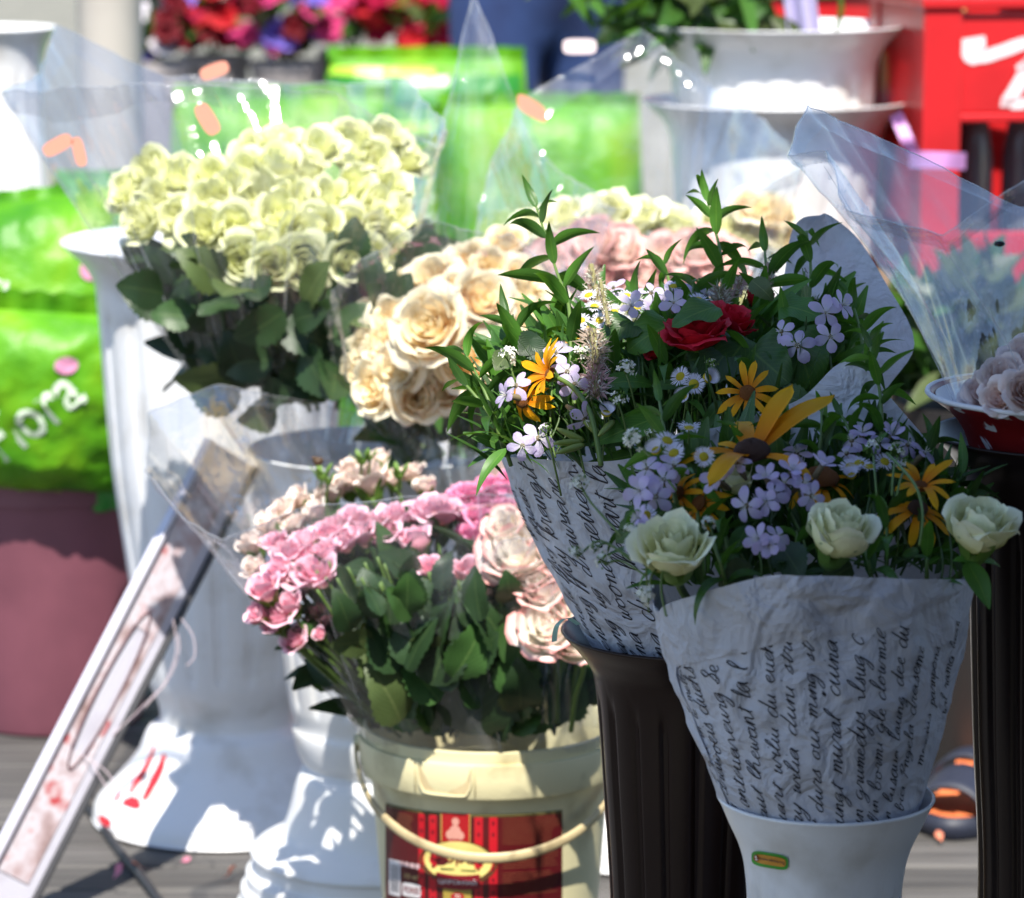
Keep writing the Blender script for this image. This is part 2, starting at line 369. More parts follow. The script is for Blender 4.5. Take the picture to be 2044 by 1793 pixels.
# tall white vase far left, second white vase with stepped foot
VL, VLl, VLp = vase('flower_vase', 'tall white fluted vase with red paint on its foot behind the leaning board', M_['white'], 440, 4.28,
    [(480, 318), (490, 308), (530, 268), (570, 250), (640, 245), (900, 226), (1100, 200), (1343, 160), (1412, 134)],
    [(.125, .083), (.115, .098), (.085, .112), (.05, .14), (.02, .166), (.004, .17)], 18, .075, 590, .19)
VS, VSl, VSp = vase('flower_vase', 'white fluted vase with stepped foot behind the cream bucket', M_['white_old'], 752, 3.87,
    [(895, 258), (905, 250), (940, 225), (990, 208), (1100, 203), (1300, 190), (1400, 178), (1440, 168), (1450, 172), (1500, 160), (1516, 150)],
    [(.178, .079), (.172, .088), (.12, .103), (.10, .112), (.085, .14), (.078, .146), (.074, .141), (.06, .141), (.056, .151), (.042, .151), (.038, .157), (.022, .157), (.018, .162), (.004, .162)], 18, .055, 985, .25)
# right: brown vase with red vase pushed into it
VR, VRl, VRp = vase('flower_vase', 'tall dark brown vase holding the chipped red vase', M_['brown'], 2142, 2.68,
    [(866, 284), (876, 276), (900, 250), (945, 222), (1010, 207), (1185, 197), (1452, 184), (1758, 165)], [(.12, .063), (.09, .064), (.04, .085), (.004, .092)], 18, .05, 960, .1)
mred = mat('chipped_red_paint', (.4, .01, .012), .4)
_n = tex(mred, 'Noise', 26, 5, Distortion=1.5); setcol(mred, ramp(mred, _n.outputs[0], [(0, (.19, .006, .008)), (.585, (.21, .008, .01)), (.6, (.6, .6, .62))]))
VK, VKl, VKp = vase('flower_vase', 'chipped red vase with white rim standing in the tall brown vase', mred, 2140, 2.68,
    [(786, 284), (796, 276), (820, 244), (850, 219), (890, 203), (960, 190)], [(.56, .066)], 18, .02, 850, .6)
mrim = mat('worn_white_rim', (.72, .7, .72), .5)
_r = MB(); _P = []
zr, rr = VKp[0]
for k in range(72):
    a = 2*pi*k/72; _P.append(VKl+Vector(((rr+.0012)*cos(a), (rr+.0012)*sin(a), zr+.0005)))
_r.tube(_P+[_P[0]], .0022, 6, cap=False); add('rim', _r.mesh('rim', mrim), VK)
inn = MB(); _P = []
_tab = sorted((a, b) for a, b in VKp)
for z in [zr-.001-.0045*i for i in range(14)]:
    d_ = interp(_tab, z)-.0042
    for k in range(72): a = 2*pi*k/72; _P.append(VKl+Vector((d_*cos(a), d_*sin(a), z)))
inn.quadgrid(_P, 72, 14, True); add('inner_wall', inn.mesh('inner_wall', mrim), VK)
# nested white vases behind at right, one pushed into the other, and others
bigr = [(0, 265), (8, 256), (40, 222), (80, 206), (130, 202)]
VN1, VN1l, VN1p = vase('flower_vase', 'white vase with a dark green plant in it, upper of the nested pair', M_['white'], 1545, 5.1,
    [(50+a, h) for a, h in bigr]+[(330, 190)], [(.70, .12)], 20, .05, 120, .72, 'nested white vases')
VN2, VN2l, VN2p = vase('flower_vase', 'white vase carrying another white vase, lower of the nested pair', M_['white'], 1550, 5.1,
    [(200+a, h+4) for a, h in bigr]+[(600, 185), (900, 165)], [(.2, .10), (.15, .105), (.06, .15), (.004, .17)], 20, .05, 300, .22, 'nested white vases')
VW, VWl, VWp = vase('flower_vase', 'white vase at the far left edge above the green bags', M_['white'], -20, 5.3,
    [(55+a, h*.5) for a, h in bigr]+[(430, 110)], [(.55, .085), (.2, .075), (.06, .11), (.004, .12)], 18, .04, 110, .15)
VH, VHl, VHp = vase('flower_vase', 'white vase mostly hidden behind the wild flower bouquet', M_['white'], 1290, 4.15,
    [(760, 250), (770, 240), (800, 210), (850, 195), (1000, 190)], [(.2, .095), (.1, .09), (.04, .13), (.004, .14)], 18, .04, 840, .1)
# red splashes on the foot of the tall vase
msp = mat('red_paint_smear', (.6, .02, .03), .5)
def on_foot(th, z):
    r = interp(sorted((a, b) for a, b in VLp), z)+.0012
    return VLl+Vector((r*cos(th), r*sin(th), z))
for k, (th, z0, z1, wd) in enumerate(((3.75, .052, .105, .06), (3.98, .05, .10, .07), (3.62, .028, .048, .05), (3.86, .034, .05, .14), (3.66, .012, .022, .14))):
    b = MB(); P = []
    for i in range(8):
        z = z0+(z1-z0)*i/7; wv = 1.7*wd*(.4+.6*sin(pi*(i+.5)/8))*(1+.4*nz((k, i*.7, 0), 1))
        P += [on_foot(th+wv*(j/4-.5), z) for j in range(5)]
    b.quadgrid(P, 5, 8); add('paint_smear', b.mesh('paint_smear', msp), VL)

# ------------------------------------------------------------------ text helpers
def font_mesh(txt, size=1.0, bold=0.0):
    c = bpy.data.curves.new('lettering', 'FONT'); c.body = txt; c.size = size; c.resolution_u = 3; c.align_x = 'CENTER'; c.align_y = 'CENTER'; c.offset = bold
    o = bpy.data.objects.new('lettering', c); COL.objects.link(o)
    dg = bpy.context.evaluated_depsgraph_get(); dg.update()
    me = o.evaluated_get(dg).to_mesh(); vs = [v.co.copy() for v in me.vertices]; fs = [tuple(p.vertices) for p in me.polygons]
    o.evaluated_get(dg).to_mesh_clear(); bpy.data.objects.remove(o); bpy.data.curves.remove(c)
    return vs, fs
def decal(name, S, shapes, mat_, parent, flip=False):
    """S maps 2-D to a point on a surface; shapes: list of (verts2d, faces)"""
    b = MB()
    for vs, fs in shapes:
        k = len(b.v); b.v += [S(p[0], p[1]) for p in vs]
        for f in fs: b.f.append(tuple(k+i for i in f)); b.mi.append(0)
    return add(name, b.mesh(name, mat_, smooth=False), parent)
def decals(name, S, shapes, mat_, parent):
    for sh in shapes: decal(name, S, [sh], mat_, parent)
def rect2(x0, y0, x1, y1, nx=8, ny=2):
    vs = [(x0+(x1-x0)*i/nx, y0+(y1-y0)*j/ny) for j in range(ny+1) for i in range(nx+1)]
    fs = [(j*(nx+1)+i, j*(nx+1)+i+1, (j+1)*(nx+1)+i+1, (j+1)*(nx+1)+i) for j in range(ny) for i in range(nx)]
    return vs, fs
def ell2(cx, cy, rx, ry, n=28, p=2.0):
    vs = [(cx, cy)]
    for k in range(n):
        a = 2*pi*k/n; c, s = cos(a), sin(a)
        vs.append((cx+rx*math.copysign(abs(c)**(2/p), c), cy+ry*math.copysign(abs(s)**(2/p), s)))
    return vs, [(0, k+1, (k+1) % n+1) for k in range(n)]
def text2(txt, cx, cy, hgt, wid=None, bold=0, rot=0, slant=0):
    vs, fs = font_mesh(txt, 1.0, bold)
    x0, x1 = min(v.x for v in vs), max(v.x for v in vs); y0, y1 = min(v.y for v in vs), max(v.y for v in vs)
    sy = hgt/(y1-y0); sx = (wid/(x1-x0)) if wid else sy
    out = []
    for v in vs:
        x, y = (v.x-(x0+x1)/2)*sx, (v.y-(y0+y1)/2)*sy; x += slant*y
        out.append((cx+x*cos(rot)-y*sin(rot), cy+x*sin(rot)+y*cos(rot)))
    return out, fs
# sticker on the front vase: coordinates in frame units
def cyl(u0, Y0, loc, prof, off):
    tab = sorted((a, b) for a, b in prof)
    def S(u, v):
        Y = Y0-.06
        for _ in range(4):
            p = at(u, v, Y); r = interp(tab, p.z)+off; x = p.x-loc.x
            Y = Y0-math.sqrt(max(1e-6, r*r-x*x))
        return at(u, v, Y)
    return S
def sk(x, y): return 1361+x*.3818, 1109+y*.3818
def stick(S, f):
    return lambda x, y: S(*sk(x, y+(x-460)*.17))
S1 = [cyl(1648, 2.55, VFl, VFp, o) for o in (.0011, .0015, .0019)]
decal('sticker', stick(S1[0], 0), [ell2(460, 1595, 96, 40, 40, 4)], mat('sticker_green', (.05, .32, .03), .4), VF)
decal('sticker_center', stick(S1[1], 0), [ell2(463, 1595, 80, 24, 40, 4)], mat('sticker_orange', (.62, .27, .03), .4), VF)
decal('sticker_end', stick(S1[2], 0), [ell2(388, 1595, 14, 17, 16)], mat('sticker_brown', (.3, .06, .015), .4), VF)
decal('sticker_mark', stick(cyl(1648, 2.55, VFl, VFp, .0022), 0), [ell2(387, 1590, 5, 7, 12), ell2(390, 1602, 7, 4, 12)], mat('sticker_white', (.75, .72, .65), .4), VF)
_vs, _fs = text2('www.aleana.org', 472, 1595, 20, 128)
decal('sticker_lettering', stick(S1[2], 0), [([(x, 2*1595-y) for x, y in _vs], _fs)], mat('sticker_text', (.03, .03, .05), .5), VF)

# ------------------------------------------------------------------ bucket
BU, BY = 978, 3.55
bk = thing('bucket', 'cream plastic bucket with dark red label and a swing handle', 'bucket', (at(BU, 1440, BY).x, BY, 0))
bl = Vector((at(BU, 1440, BY).x, BY, 0)); s_ = mpp(1460, BY)
zt = at(BU, 1438, BY).z
bprof = [(zt, 250*s_), (zt-.001, 253*s_), (zt-.012, 253*s_), (zt-.0125, 262*s_), (zt-.014, 263*s_), (zt-.046, 260*s_), (zt-.048, 258*s_), (zt-.0485, 240*s_), (zt-.06, 237*s_), (.1, 214*s_), (.012, 203*s_), (.002, 199*s_)]
P = []; n = 96; bmk = MB()
for z, r in [(.02, 196*s_), (.1, 208*s_), (zt-.05, 230*s_), (zt-.004, 242*s_), (zt, 246*s_)]+bprof:
    P += [bl+Vector((r*cos(2*pi*k/n), r*sin(2*pi*k/n), z)) for k in range(n)]
bmk.quadgrid(P, n, len(P)//n, True); bmk.f += [tuple(range(n)), tuple(range(len(P)-n, len(P)))[::-1]]; bmk.mi += [0, 0]
bo = add('body', bmk.mesh('body', M_['cream']), bk)
es = bo.modifiers.new('es', 'EDGE_SPLIT'); es.split_angle = radians(40)
S0 = lambda off: cyl(BU, BY, bl, [(z, r) for z, r in bprof if z < zt-.0485]+[(zt-.047, 239*s_)], off)
def LB(off):
    S = S0(off)
    def f(x, y):                    # x, y in the enlarged label coordinates, y measured down from the label's top edge
        u = 680+x*.2836; dx = (u-BU)/238
        v = 1361+(y*.2836)+44*(math.sqrt(max(0, 1-dx*dx))-math.sqrt(1-((769-BU)/238)**2))-4
        return S(u, v)
    return f
cl = lambda n_, c, r=.35: mat(n_, c, r)
decal('label', LB(.0008), [rect2(315, 880, 1560, 1700, 24, 8)], cl('label_dark_red', (.085, .006, .008)), bk)
decal('label_border', LB(.0010), [rect2(315, 866, 1560, 886, 24, 1)], cl('label_olive', (.1, .085, .03)), bk)
decals('label_stripe', LB(.0011), [rect2(a, 888, a+w_, 1700, 2, 8) for a, w_ in ((548, 42), (622, 52), (942, 58), (1045, 58))], cl('label_bright_red', (.5, .01, .02)), bk)
decal('label_panel', LB(.0013), [rect2(712, 868, 905, 1090, 6, 3)], cl('label_panel_red', (.36, .008, .012)), bk)
decals('label_panel_edge', LB(.0015), [rect2(704, 868, 712, 1090, 1, 3), rect2(905, 868, 912, 1090, 1, 3)], cl('label_gold', (.5, .32, .08)), bk)
decal('label_emblem', LB(.0016), [ell2(808, 925, 26, 28, 18), ell2(805, 1000, 42, 50, 20), ell2(770, 1018, 30, 34, 14), ell2(842, 1022, 28, 30, 14), rect2(762, 1062, 850, 1070, 4, 1)], cl('label_emblem_pink', (.62, .3, .24)), bk)
decals('label_stripe_dot', LB(.0014), [ell2(a, y, 11, 15, 10) for a in (569, 648, 971, 1074) for y in (930, 1010, 1255, 1330, 1420, 1480)], cl('label_dot', (.16, .006, .012)), bk)
decal('label_oval_border', LB(.0016), [ell2(828, 1215, 275, 155, 36)], cl('label_brown', (.09, .035, .012)), bk)  # wider brown oval printed under the yellow one
decal('label_oval', LB(.0019), [ell2(826, 1205, 240, 140, 36)], cl('label_yellow', (.74, .62, .2)), bk)
def t2(txt, cx, cy, h, wd, bold=0):
    vs, fs = text2(txt, cx, cy, h, wd, bold); return [(x, 2*cy-y) for x, y in vs], fs
decal('label_lettering', LB(.0022), [t2('Форес', 822, 1180, 110, 380, .01)], cl('label_wine', (.16, .008, .01)), bk)
decals('label_small_lettering', LB(.0022), [rect2(700, 1254, 800, 1266, 4, 1), rect2(845, 1258, 955, 1270, 4, 1)], cl('label_olive_text', (.2, .22, .06)), bk)
decal('label_ribbon', LB(.0024), [([(670+310*i/10, 1300+(-12 if j else 92)+14*sin(pi*i/10)) for j in (0, 1) for i in range(11)], [(i, i+1, 12+i, 11+i) for i in range(10)])], cl('label_ribbon_red', (.2, .006, .014)), bk)
decal('label_ribbon_lettering', LB(.0027), [t2('ЦАРСЬКИЙ', 822, 1350, 44, 265, .012)], cl('label_white', (.78, .7, .68)), bk)
decal('label_gold_panel', LB(.0021), [rect2(722, 1395, 920, 1700, 4, 4)], cl('label_ochre', (.38, .27, .05)), bk)
decal('label_grade_oval', LB(.0025), [ell2(822, 1452, 48, 28, 20)], cl('label_red2', (.4, .01, .02)), bk)
decal('label_grade', LB(.0028), [t2('72', 822, 1452, 30, 40, .01)], cl('label_white2', (.8, .75, .6)), bk)
decal('barcode_patch', LB(.0012), [rect2(340, 1250, 420, 1500, 2, 4)], cl('label_white3', (.7, .66, .66)), bk)
_o = decal('barcode', LB(.0015), [rect2(352, 1290+i*9, 408, 1290+i*9+(3 if i % 3 else 5), 1, 1) for i in range(21)], cl('label_black', (.02, .01, .01)), bk); _o['kind'] = 'stuff'
decal('label_weight', LB(.0013), [t2('10 кг', 500, 1345, 36, 100, .008)], cl('label_gold2', (.62, .45, .2)), bk)
decal('label_box', LB(.0013), [ell2(498, 1440, 66, 48, 24, 6)], cl('label_white4', (.68, .64, .64)), bk)
decal('label_box_lettering', LB(.0016), [t2('FORES', 498, 1440, 44, 108, .012)], cl('label_brown2', (.2, .02, .02)), bk)
decals('label_icon', LB(.0013), [ell2(a, 1265, 16, 18, 10, 4) for a in (430, 466, 503, 540)], cl('label_pale', (.6, .42, .42)), bk)
_ln = []
for i in range(9): _ln.append(rect2(322, 912+i*17, 322+random.uniform(170, 210), 918+i*17, 4, 1))
for i in range(26):
    if i in (9, 10, 17): continue
    _ln.append(rect2(1140, 905+i*21, 1140+random.uniform(330, 400), 909+i*21, 8, 1))
_o = decal('label_small_print', LB(.0013), _ln, cl('label_tan', (.24, .08, .04)), bk); _o['kind'] = 'stuff'
# grip notch: a thin moulded plaque
gp = S0(.0)
def GN(off):
    def f(x, y):
        u = 680+x*.2836; dx = (u-BU)/262
        th = math.asin(max(-1, min(1, dx))); zz = zt-.0128-(y-480)*.00026
        r = 262.6*s_+off
        return bl+Vector((r*sin(th), -r*cos(th), zz))
    return f
gvs = [(570, 480), (930, 480), (930, 545), (905, 585), (860, 600), (640, 600), (595, 585), (572, 545)]
dk = mat('cream_grime', (.45, .36, .2), .6)  # darker cream for the notch and the ribs beside it
decal('grip_notch', GN(.0003), [(gvs, [tuple(range(8))[::-1]])], dk, bk)
b = MB(); ring_ = cr([GN(.0006)(x, y) for x, y in gvs[1:]+[gvs[0]]], 4); b.tube(ring_, .0011, 6); add('notch_lip', b.mesh('notch_lip', M_['cream']), bk)
for x in (545, 955):
    b = MB(); b.tube([GN(.0003)(x, 482), GN(.0003)(x, 600)], .0006, 5); add('moulding_rib', b.mesh('moulding_rib', dk), bk)
# swing handle
hp = []
for k in range(41):
    a = pi+pi*k/40
    hp.append(bl+Vector((268*s_*cos(a), 268*s_*sin(a)*1.03, zt-.022-.083*abs(sin(a))**.9)))
b = MB(); P = []
for i, p in enumerate(hp):
    d = (hp[min(i+1, 40)]-hp[max(i-1, 0)]).normalized(); r_ = Vector((p.x-bl.x, p.y-bl.y, 0)).normalized(); q = d.cross(r_)
    for k in range(10):
        a = 2*pi*k/10; P.append(p+r_*(.0022*cos(a))+q*(.0054*sin(a)))
b.quadgrid(P, 10, 41, True); add('handle', b.mesh('handle', dirty(mat('grimy_tan_plastic', rough=.4), (.5, .4, .22), (.2, .15, .08), 22, .48, .75)), bk)
for sgn in (-1, 1):
    b = MB(); b.tube([bl+Vector((sgn*250*s_, 0, zt-.024)), bl+Vector((sgn*272*s_, 0, zt-.024))], .009, 12); add('handle_pivot', b.mesh('handle_pivot', M_['cream']), bk)

# ------------------------------------------------------------------ wraps: paper and cellophane
def wrap(name, parent, mat_, bc, br, tops, nth=96, nv=22, bul=.0, cr1=.0015, cr2=.002, seed=1, linear=False, arc=None, fold=0, nf=9):
    """surface between a base circle (bc, radius br) and a free top edge given as [(theta, u, v, Y)]"""
    pts = sorted([(th, at(u, v, Y)) for th, u, v, Y in tops])
    n = len(pts)
    def top(th):
        th %= 360
        for i in range(n):
            a, pa = pts[i]; bq, pb = pts[(i+1) % n]
            if i == n-1: bq += 360
            x = th if th >= pts[0][0] or i < n-1 else th+360
            if a <= x <= bq:
                t = (x-a)/(bq-a)
                if linear: return pa.lerp(pb, t)
                p0, p3 = pts[i-1][1], pts[(i+2) % n][1]
                return .5*((2*pa)+(pb-p0)*t+(2*p0-5*pa+4*pb-p3)*t*t+(3*pa-p0-3*pb+p3)*t**3)
        return pts[0][1]
    def S(th, t, off=0.0, raw=False):
        a = radians(th); o = Vector((cos(a), sin(a), 0)); p0 = bc+o*br; p1 = top(th)
        p = p0.lerp(p1, t)+o*(bul*sin(pi*t))
        if raw: return p
        e = p*1.0
        d = cr1*1.6*nz(e, 14, seed)+cr2*(1-abs(nz(e, 24, seed+3))*2.2)**3*.5+cr1*.8*nz(e, 45, seed+5)
        if linear: d *= .45
        if fold:
            q = Vector((cos(a)*nf*.22, sin(a)*nf*.22, t*.9+seed)); k1 = noise.noise(q); k2 = noise.noise(q*2.6)
            d += fold*(2.4*abs(k1)+1.0*max(0, 1-abs(k2)*3)**2)*(.5+.5*t)
            d += fold*.8*abs(nz(e, 11, seed+11))+fold*.35*abs(nz(e, 33, seed+12))
            p = p+Vector((0, 0, fold*1.1*t**4*(nz((cos(a)*3, sin(a)*3, seed), 1.6)+.3*nz((cos(a)*9, sin(a)*9, seed+4), 1.6))))
        return p+o*(d+off)
    a0, a1 = arc if arc else (0, 360)
    if linear: nth, nv = 220, 44
    m = nth if not arc else nth+1
    P = [S(a0+(a1-a0)*j/nth, i/(nv-1)) for i in range(nv) for j in range(m)]
    b = MB(); b.quadgrid(P, m, nv, arc is None)
    at_ = {'th': [abs(j/m*2-1) for i in range(nv) for j in range(m)], 'tt': [i/(nv-1) for i in range(nv) for j in range(m)]} if linear else None
    o = add(name, b.mesh(name, mat_, attrs=at_), parent)
    if linear:
        e = [S(360*j/240, .999) for j in range(241)]; add('film_edge', MB().tube(e, .0006, 5, cap=False).mesh('film_edge', M_['fedge']), parent)  # whitish tube puts the light caught by the film edge into colour
        rc_ = random.Random(seed)
        for c_ in range(7):
            t0_ = rc_.uniform(165, 375); sl = rc_.uniform(-22, 22); ta, tb = rc_.uniform(0, .35), rc_.uniform(.6, 1)
            add('film_crease', MB().tube([S(t0_+sl*x/14, ta+(tb-ta)*x/14, .0012) for x in range(15)], [.0003+.0007*sin(pi*x/14) for x in range(15)], 5).mesh('film_crease', M_['fedge']), parent)  # whitish tubes drawn as the bright lines of light along creases
        nn_ = 240; hh = [S(360*j/nn_, 1-.085*(.75+.25*sin(j*.11+seed))*i/4, .0012+.002*sin(pi*i/4)) for i in range(5) for j in range(nn_)]
        add('film_hem', MB().quadgrid(hh, nn_, 5, True).mesh('film_hem', M_['fhem']), parent)
    return o, S
def patch(name, parent, mat_, Lp, Rp, n=24, m=16, depth=.02, cr1=.0012, seed=1):
    A, B = cr([at(*p) for p in Lp], 8), cr([at(*p) for p in Rp], 8)
    def ev(c, t): x = t*(len(c)-1); i = min(int(x), len(c)-2); return c[i].lerp(c[i+1], x-i)
    P = []
    for i in range(n):
        for j in range(m):
            s = j/(m-1); p = ev(A, i/(n-1)).lerp(ev(B, i/(n-1)), s); p += Vector((0, 1, 0))*(depth*sin(pi*s))
            p += Vector((0, -1, 0))*(cr1*2*nz(p, 16, seed)+cr1*nz(p, 40, seed+2)); P.append(p)
    b = MB(); b.quadgrid(P, m, n); return add(name, b.mesh(name, mat_), parent)
def add_glint_beads(S, parent, n, th0, th1, t0, t1, seed=1, r0=.0006, r1=.0016):  # clear beads added to the film to give sparkling sun glints
    rnd = random.Random(seed); b = MB()
    for _ in range(n):
        th, t = rnd.uniform(th0, th1), rnd.uniform(t0, t1); r = rnd.uniform(r0, r1)*rnd.random()**.5+.0003
        p = S(th, t, .0004); b.ball(p, r, (1, 1, 1.15), 6)
    o = add('water_droplets', b.mesh('water_droplets', M_['gloss']), parent); o['kind'] = 'stuff'; return o

# cursive stroke letters: polylines in units of the x-height
GL = {
 'a': ([(.75, .85), (.45, 1), (.12, .7), (.1, .25), (.35, 0), (.65, .3), (.8, .95), (.78, .3), (.95, 0)], 1.1),
 'b': ([(.2, .6), (.45, 1.6), (.35, 2.1), (.15, 1.7), (.12, .4), (.3, 0), (.65, .2), (.7, .7), (.5, .85)], .95),
 'c': ([(.7, .8), (.5, 1), (.15, .75), (.1, .3), (.35, 0), (.7, .2)], .8),
 'd': ([(.7, .85), (.4, 1), (.1, .65), (.12, .2), (.4, 0), (.7, .4), (.95, 2.0), (.78, .4), (.95, 0)], 1.1),
 'e': ([(.15, .4), (.55, .7), (.5, 1), (.2, .85), (.12, .35), (.4, 0), (.7, .2)], .8),
 'f': ([(.2, .5), (.55, 1.6), (.42, 2.1), (.27, 1.6), (.15, 0), (.0, -.9), (.2, -.8), (.3, 0)], .65),
 'g': ([(.7, .85), (.4, 1), (.1, .65), (.15, .2), (.45, .1), (.75, .6), (.65, -.5), (.35, -1), (.1, -.8), (.5, -.2)], 1.0),
 'h': ([(.2, .6), (.5, 1.7), (.4, 2.1), (.22, 1.5), (.12, 0), (.3, .7), (.6, 1), (.7, .7), (.7, .2), (.9, 0)], 1.05),
 'i': ([(.2, .5), (.3, 1), (.26, .3), (.42, 0)], .6),
 'k': ([(.2, .6), (.5, 1.7), (.4, 2.1), (.22, 1.5), (.12, 0), (.25, .6), (.6, .95), (.55, .6), (.3, .5), (.6, .1)], .9),
 'l': ([(.2, .6), (.55, 1.7), (.45, 2.1), (.22, 1.5), (.2, .3), (.4, 0)], .6),
 'm': ([(.1, .8), (.2, 1), (.2, 0), (.3, .7), (.5, 1), (.6, .7), (.58, 0), (.7, .7), (.9, 1), (1.0, .7), (1.0, .2), (1.15, 0)], 1.3),
 'n': ([(.1, .8), (.2, 1), (.2, 0), (.3, .7), (.55, 1), (.65, .7), (.65, .2), (.8, 0)], .95),
 'o': ([(.6, .95), (.35, 1), (.1, .6), (.2, .1), (.5, .02), (.75, .4), (.6, .9), (.75, .8)], .95),
 'p': ([(.1, .6), (.25, 1), (.15, -.9), (.2, .3), (.5, .95), (.75, .6), (.6, .1), (.35, .1)], .9),
 'r': ([(.1, .5), (.25, 1.05), (.35, .9), (.6, .9), (.55, .3), (.7, 0)], .8),
 's': ([(.15, .3), (.45, 1.05), (.5, .6), (.6, .2), (.35, 0), (.15, .15)], .75),
 't': ([(.2, .5), (.4, 1.6), (.3, .3), (.45, 0)], .65),
 'u': ([(.1, .7), (.2, 1), (.18, .3), (.38, 0), (.65, .4), (.75, 1), (.73, .3), (.9, 0)], 1.05),
 'v': ([(.1, .8), (.2, 1), (.35, .1), (.45, .05), (.7, .9), (.9, .8)], .95),
 'w': ([(.1, .7), (.2, 1), (.2, .2), (.4, 0), (.6, .8), (.62, .2), (.85, .05), (1.05, .9), (1.2, .8)], 1.25),
 'x': ([(.1, .8), (.3, .9), (.6, .05), (.8, .2)], .85),
 'y': ([(.1, .7), (.2, 1), (.2, .4), (.4, .1), (.7, .5), (.78, 1), (.62, -.5), (.35, -1), (.1, -.8), (.5, -.2)], 1.0),
 'z': ([(.1, .8), (.6, .95), (.1, .05), (.7, .1)], .8),
 'M': ([(-.3, -.2), (.1, .6), (.4, 2.0), (.42, .1), (.95, 2.0), (.95, .2), (1.15, 0)], 1.3),
 'N': ([(-.2, -.2), (.3, 1.9), (.6, .1), (1.0, 2.1), (1.1, 1.9)], 1.2),
 'S': ([(.1, .2), (.9, 1.6), (.7, 2), (.4, 1.5), (.8, .7), (.4, 0), (.0, .3)], .95),
 'L': ([(.1, 1.2), (.8, 2.1), (.5, 2.0), (.3, .3), (.1, .05), (.5, .15), (.9, 0)], 1.0),
 'P': ([(.1, -.2), (.5, 1.9), (.1, 1.4), (.6, 2.1), (1.1, 1.6), (.5, .9)], 1.1),
 "'": ([(.2, 1.6), (.25, 2.0)], .4), '"': ([(.2, 1.6), (.3, 2.0), (.4, 1.5), (.5, 2.0)], .7), '.': ([(.1, .0), (.15, .1)], .4),
}
def write(line, h, slant=.35, wob=0, seed=1):
    """-> list of ribbons as 2-D polylines (x along the line, y up), height h for the x-height"""
    rnd = random.Random(seed); x = 0; out = []; cur = []; extra = []
    for ch in line:
        if ch == ' ':
            if cur: out.append(cur); cur = []
            x += .8; continue
        pl, wd = GL[ch]; k = rnd.uniform(.88, 1.12)
        cur += [(x+a*k+rnd.uniform(-.03, .03), c*k+rnd.uniform(-.04, .04)) for a, c in pl]
        if ch == 'i': extra.append([(x+.5, 1.5), (x+.55, 1.62)])
        if ch == 't': extra.append([(x+.1, 1.15), (x+.7, 1.25)])
        if ch in "'\".": out.append(cur); cur = []
        x += wd*k*rnd.uniform(.92, 1.1)
    if cur: out.append(cur)
    res = []
    for c in out+extra:
        if len(c) < 2: continue
        res.append([(p.x+slant*p.y, p.y) for p in cr([Vector((a, q, 0)) for a, q in c], 4)])
    return [[(a*h, q*h) for a, q in r] for r in res], x*h
def ribbons(b, S2, polys, wd):
    for pl in polys:
        P = []
        for i, (x, y) in enumerate(pl):
            x0, y0 = pl[max(i-1, 0)]; x1, y1 = pl[min(i+1, len(pl)-1)]
            dx, dy = x1-x0, y1-y0; l = math.hypot(dx, dy) or 1
            ww = wd*(.55+.75*abs(dy)/l*(.6 if dy > 0 else 1.15))*.5
            P += [S2(x-dy/l*ww, y+dx/l*ww), S2(x+dy/l*ww, y-dx/l*ww)]
        b.quadgrid(P, 2, len(pl))

# ================================================================== plant parts
def petal(rm, h, half, lip, seed, nx=6, ny=7, tip=.1, rag=.03):
    vs, al = [], []
    for i in range(ny+1):
        b = i/ny
        for j in range(nx+1):
            a = -1+2*j/nx
            r = rm*(math.sin(min(1, b*1.45)*pi/2)**.65)
            lp = max(0, b-.62); r += lip*(lp/.38)**1.8*(1-.35*a*a)
            ang = a*half*(.5+.5*sin(pi*min(1, b+.12)*.62)**1.0)*(1-.35*max(0, b-.75)/.25*abs(a))
            z = h*(b*(1-.20*a*a*b)+tip*b**4*(1-abs(a))) - lip*.5*(lp/.38)**2.2
            r *= 1+.07*a
            k = rag*b; r += k*nz((a*1.7, b*2.1, seed), 1.3); z += k*1.4*nz((a*2.1, b*1.3, seed+9), 1.5)
            vs.append(Vector((r*cos(ang), r*sin(ang), z))); al.append(b)
    n = nx+1
    fs = [(i*n+j, i*n+j+1, (i+1)*n+j+1, (i+1)*n+j) for i in range(ny) for j in range(nx)]
    return vs, fs, al
ROSE = {}
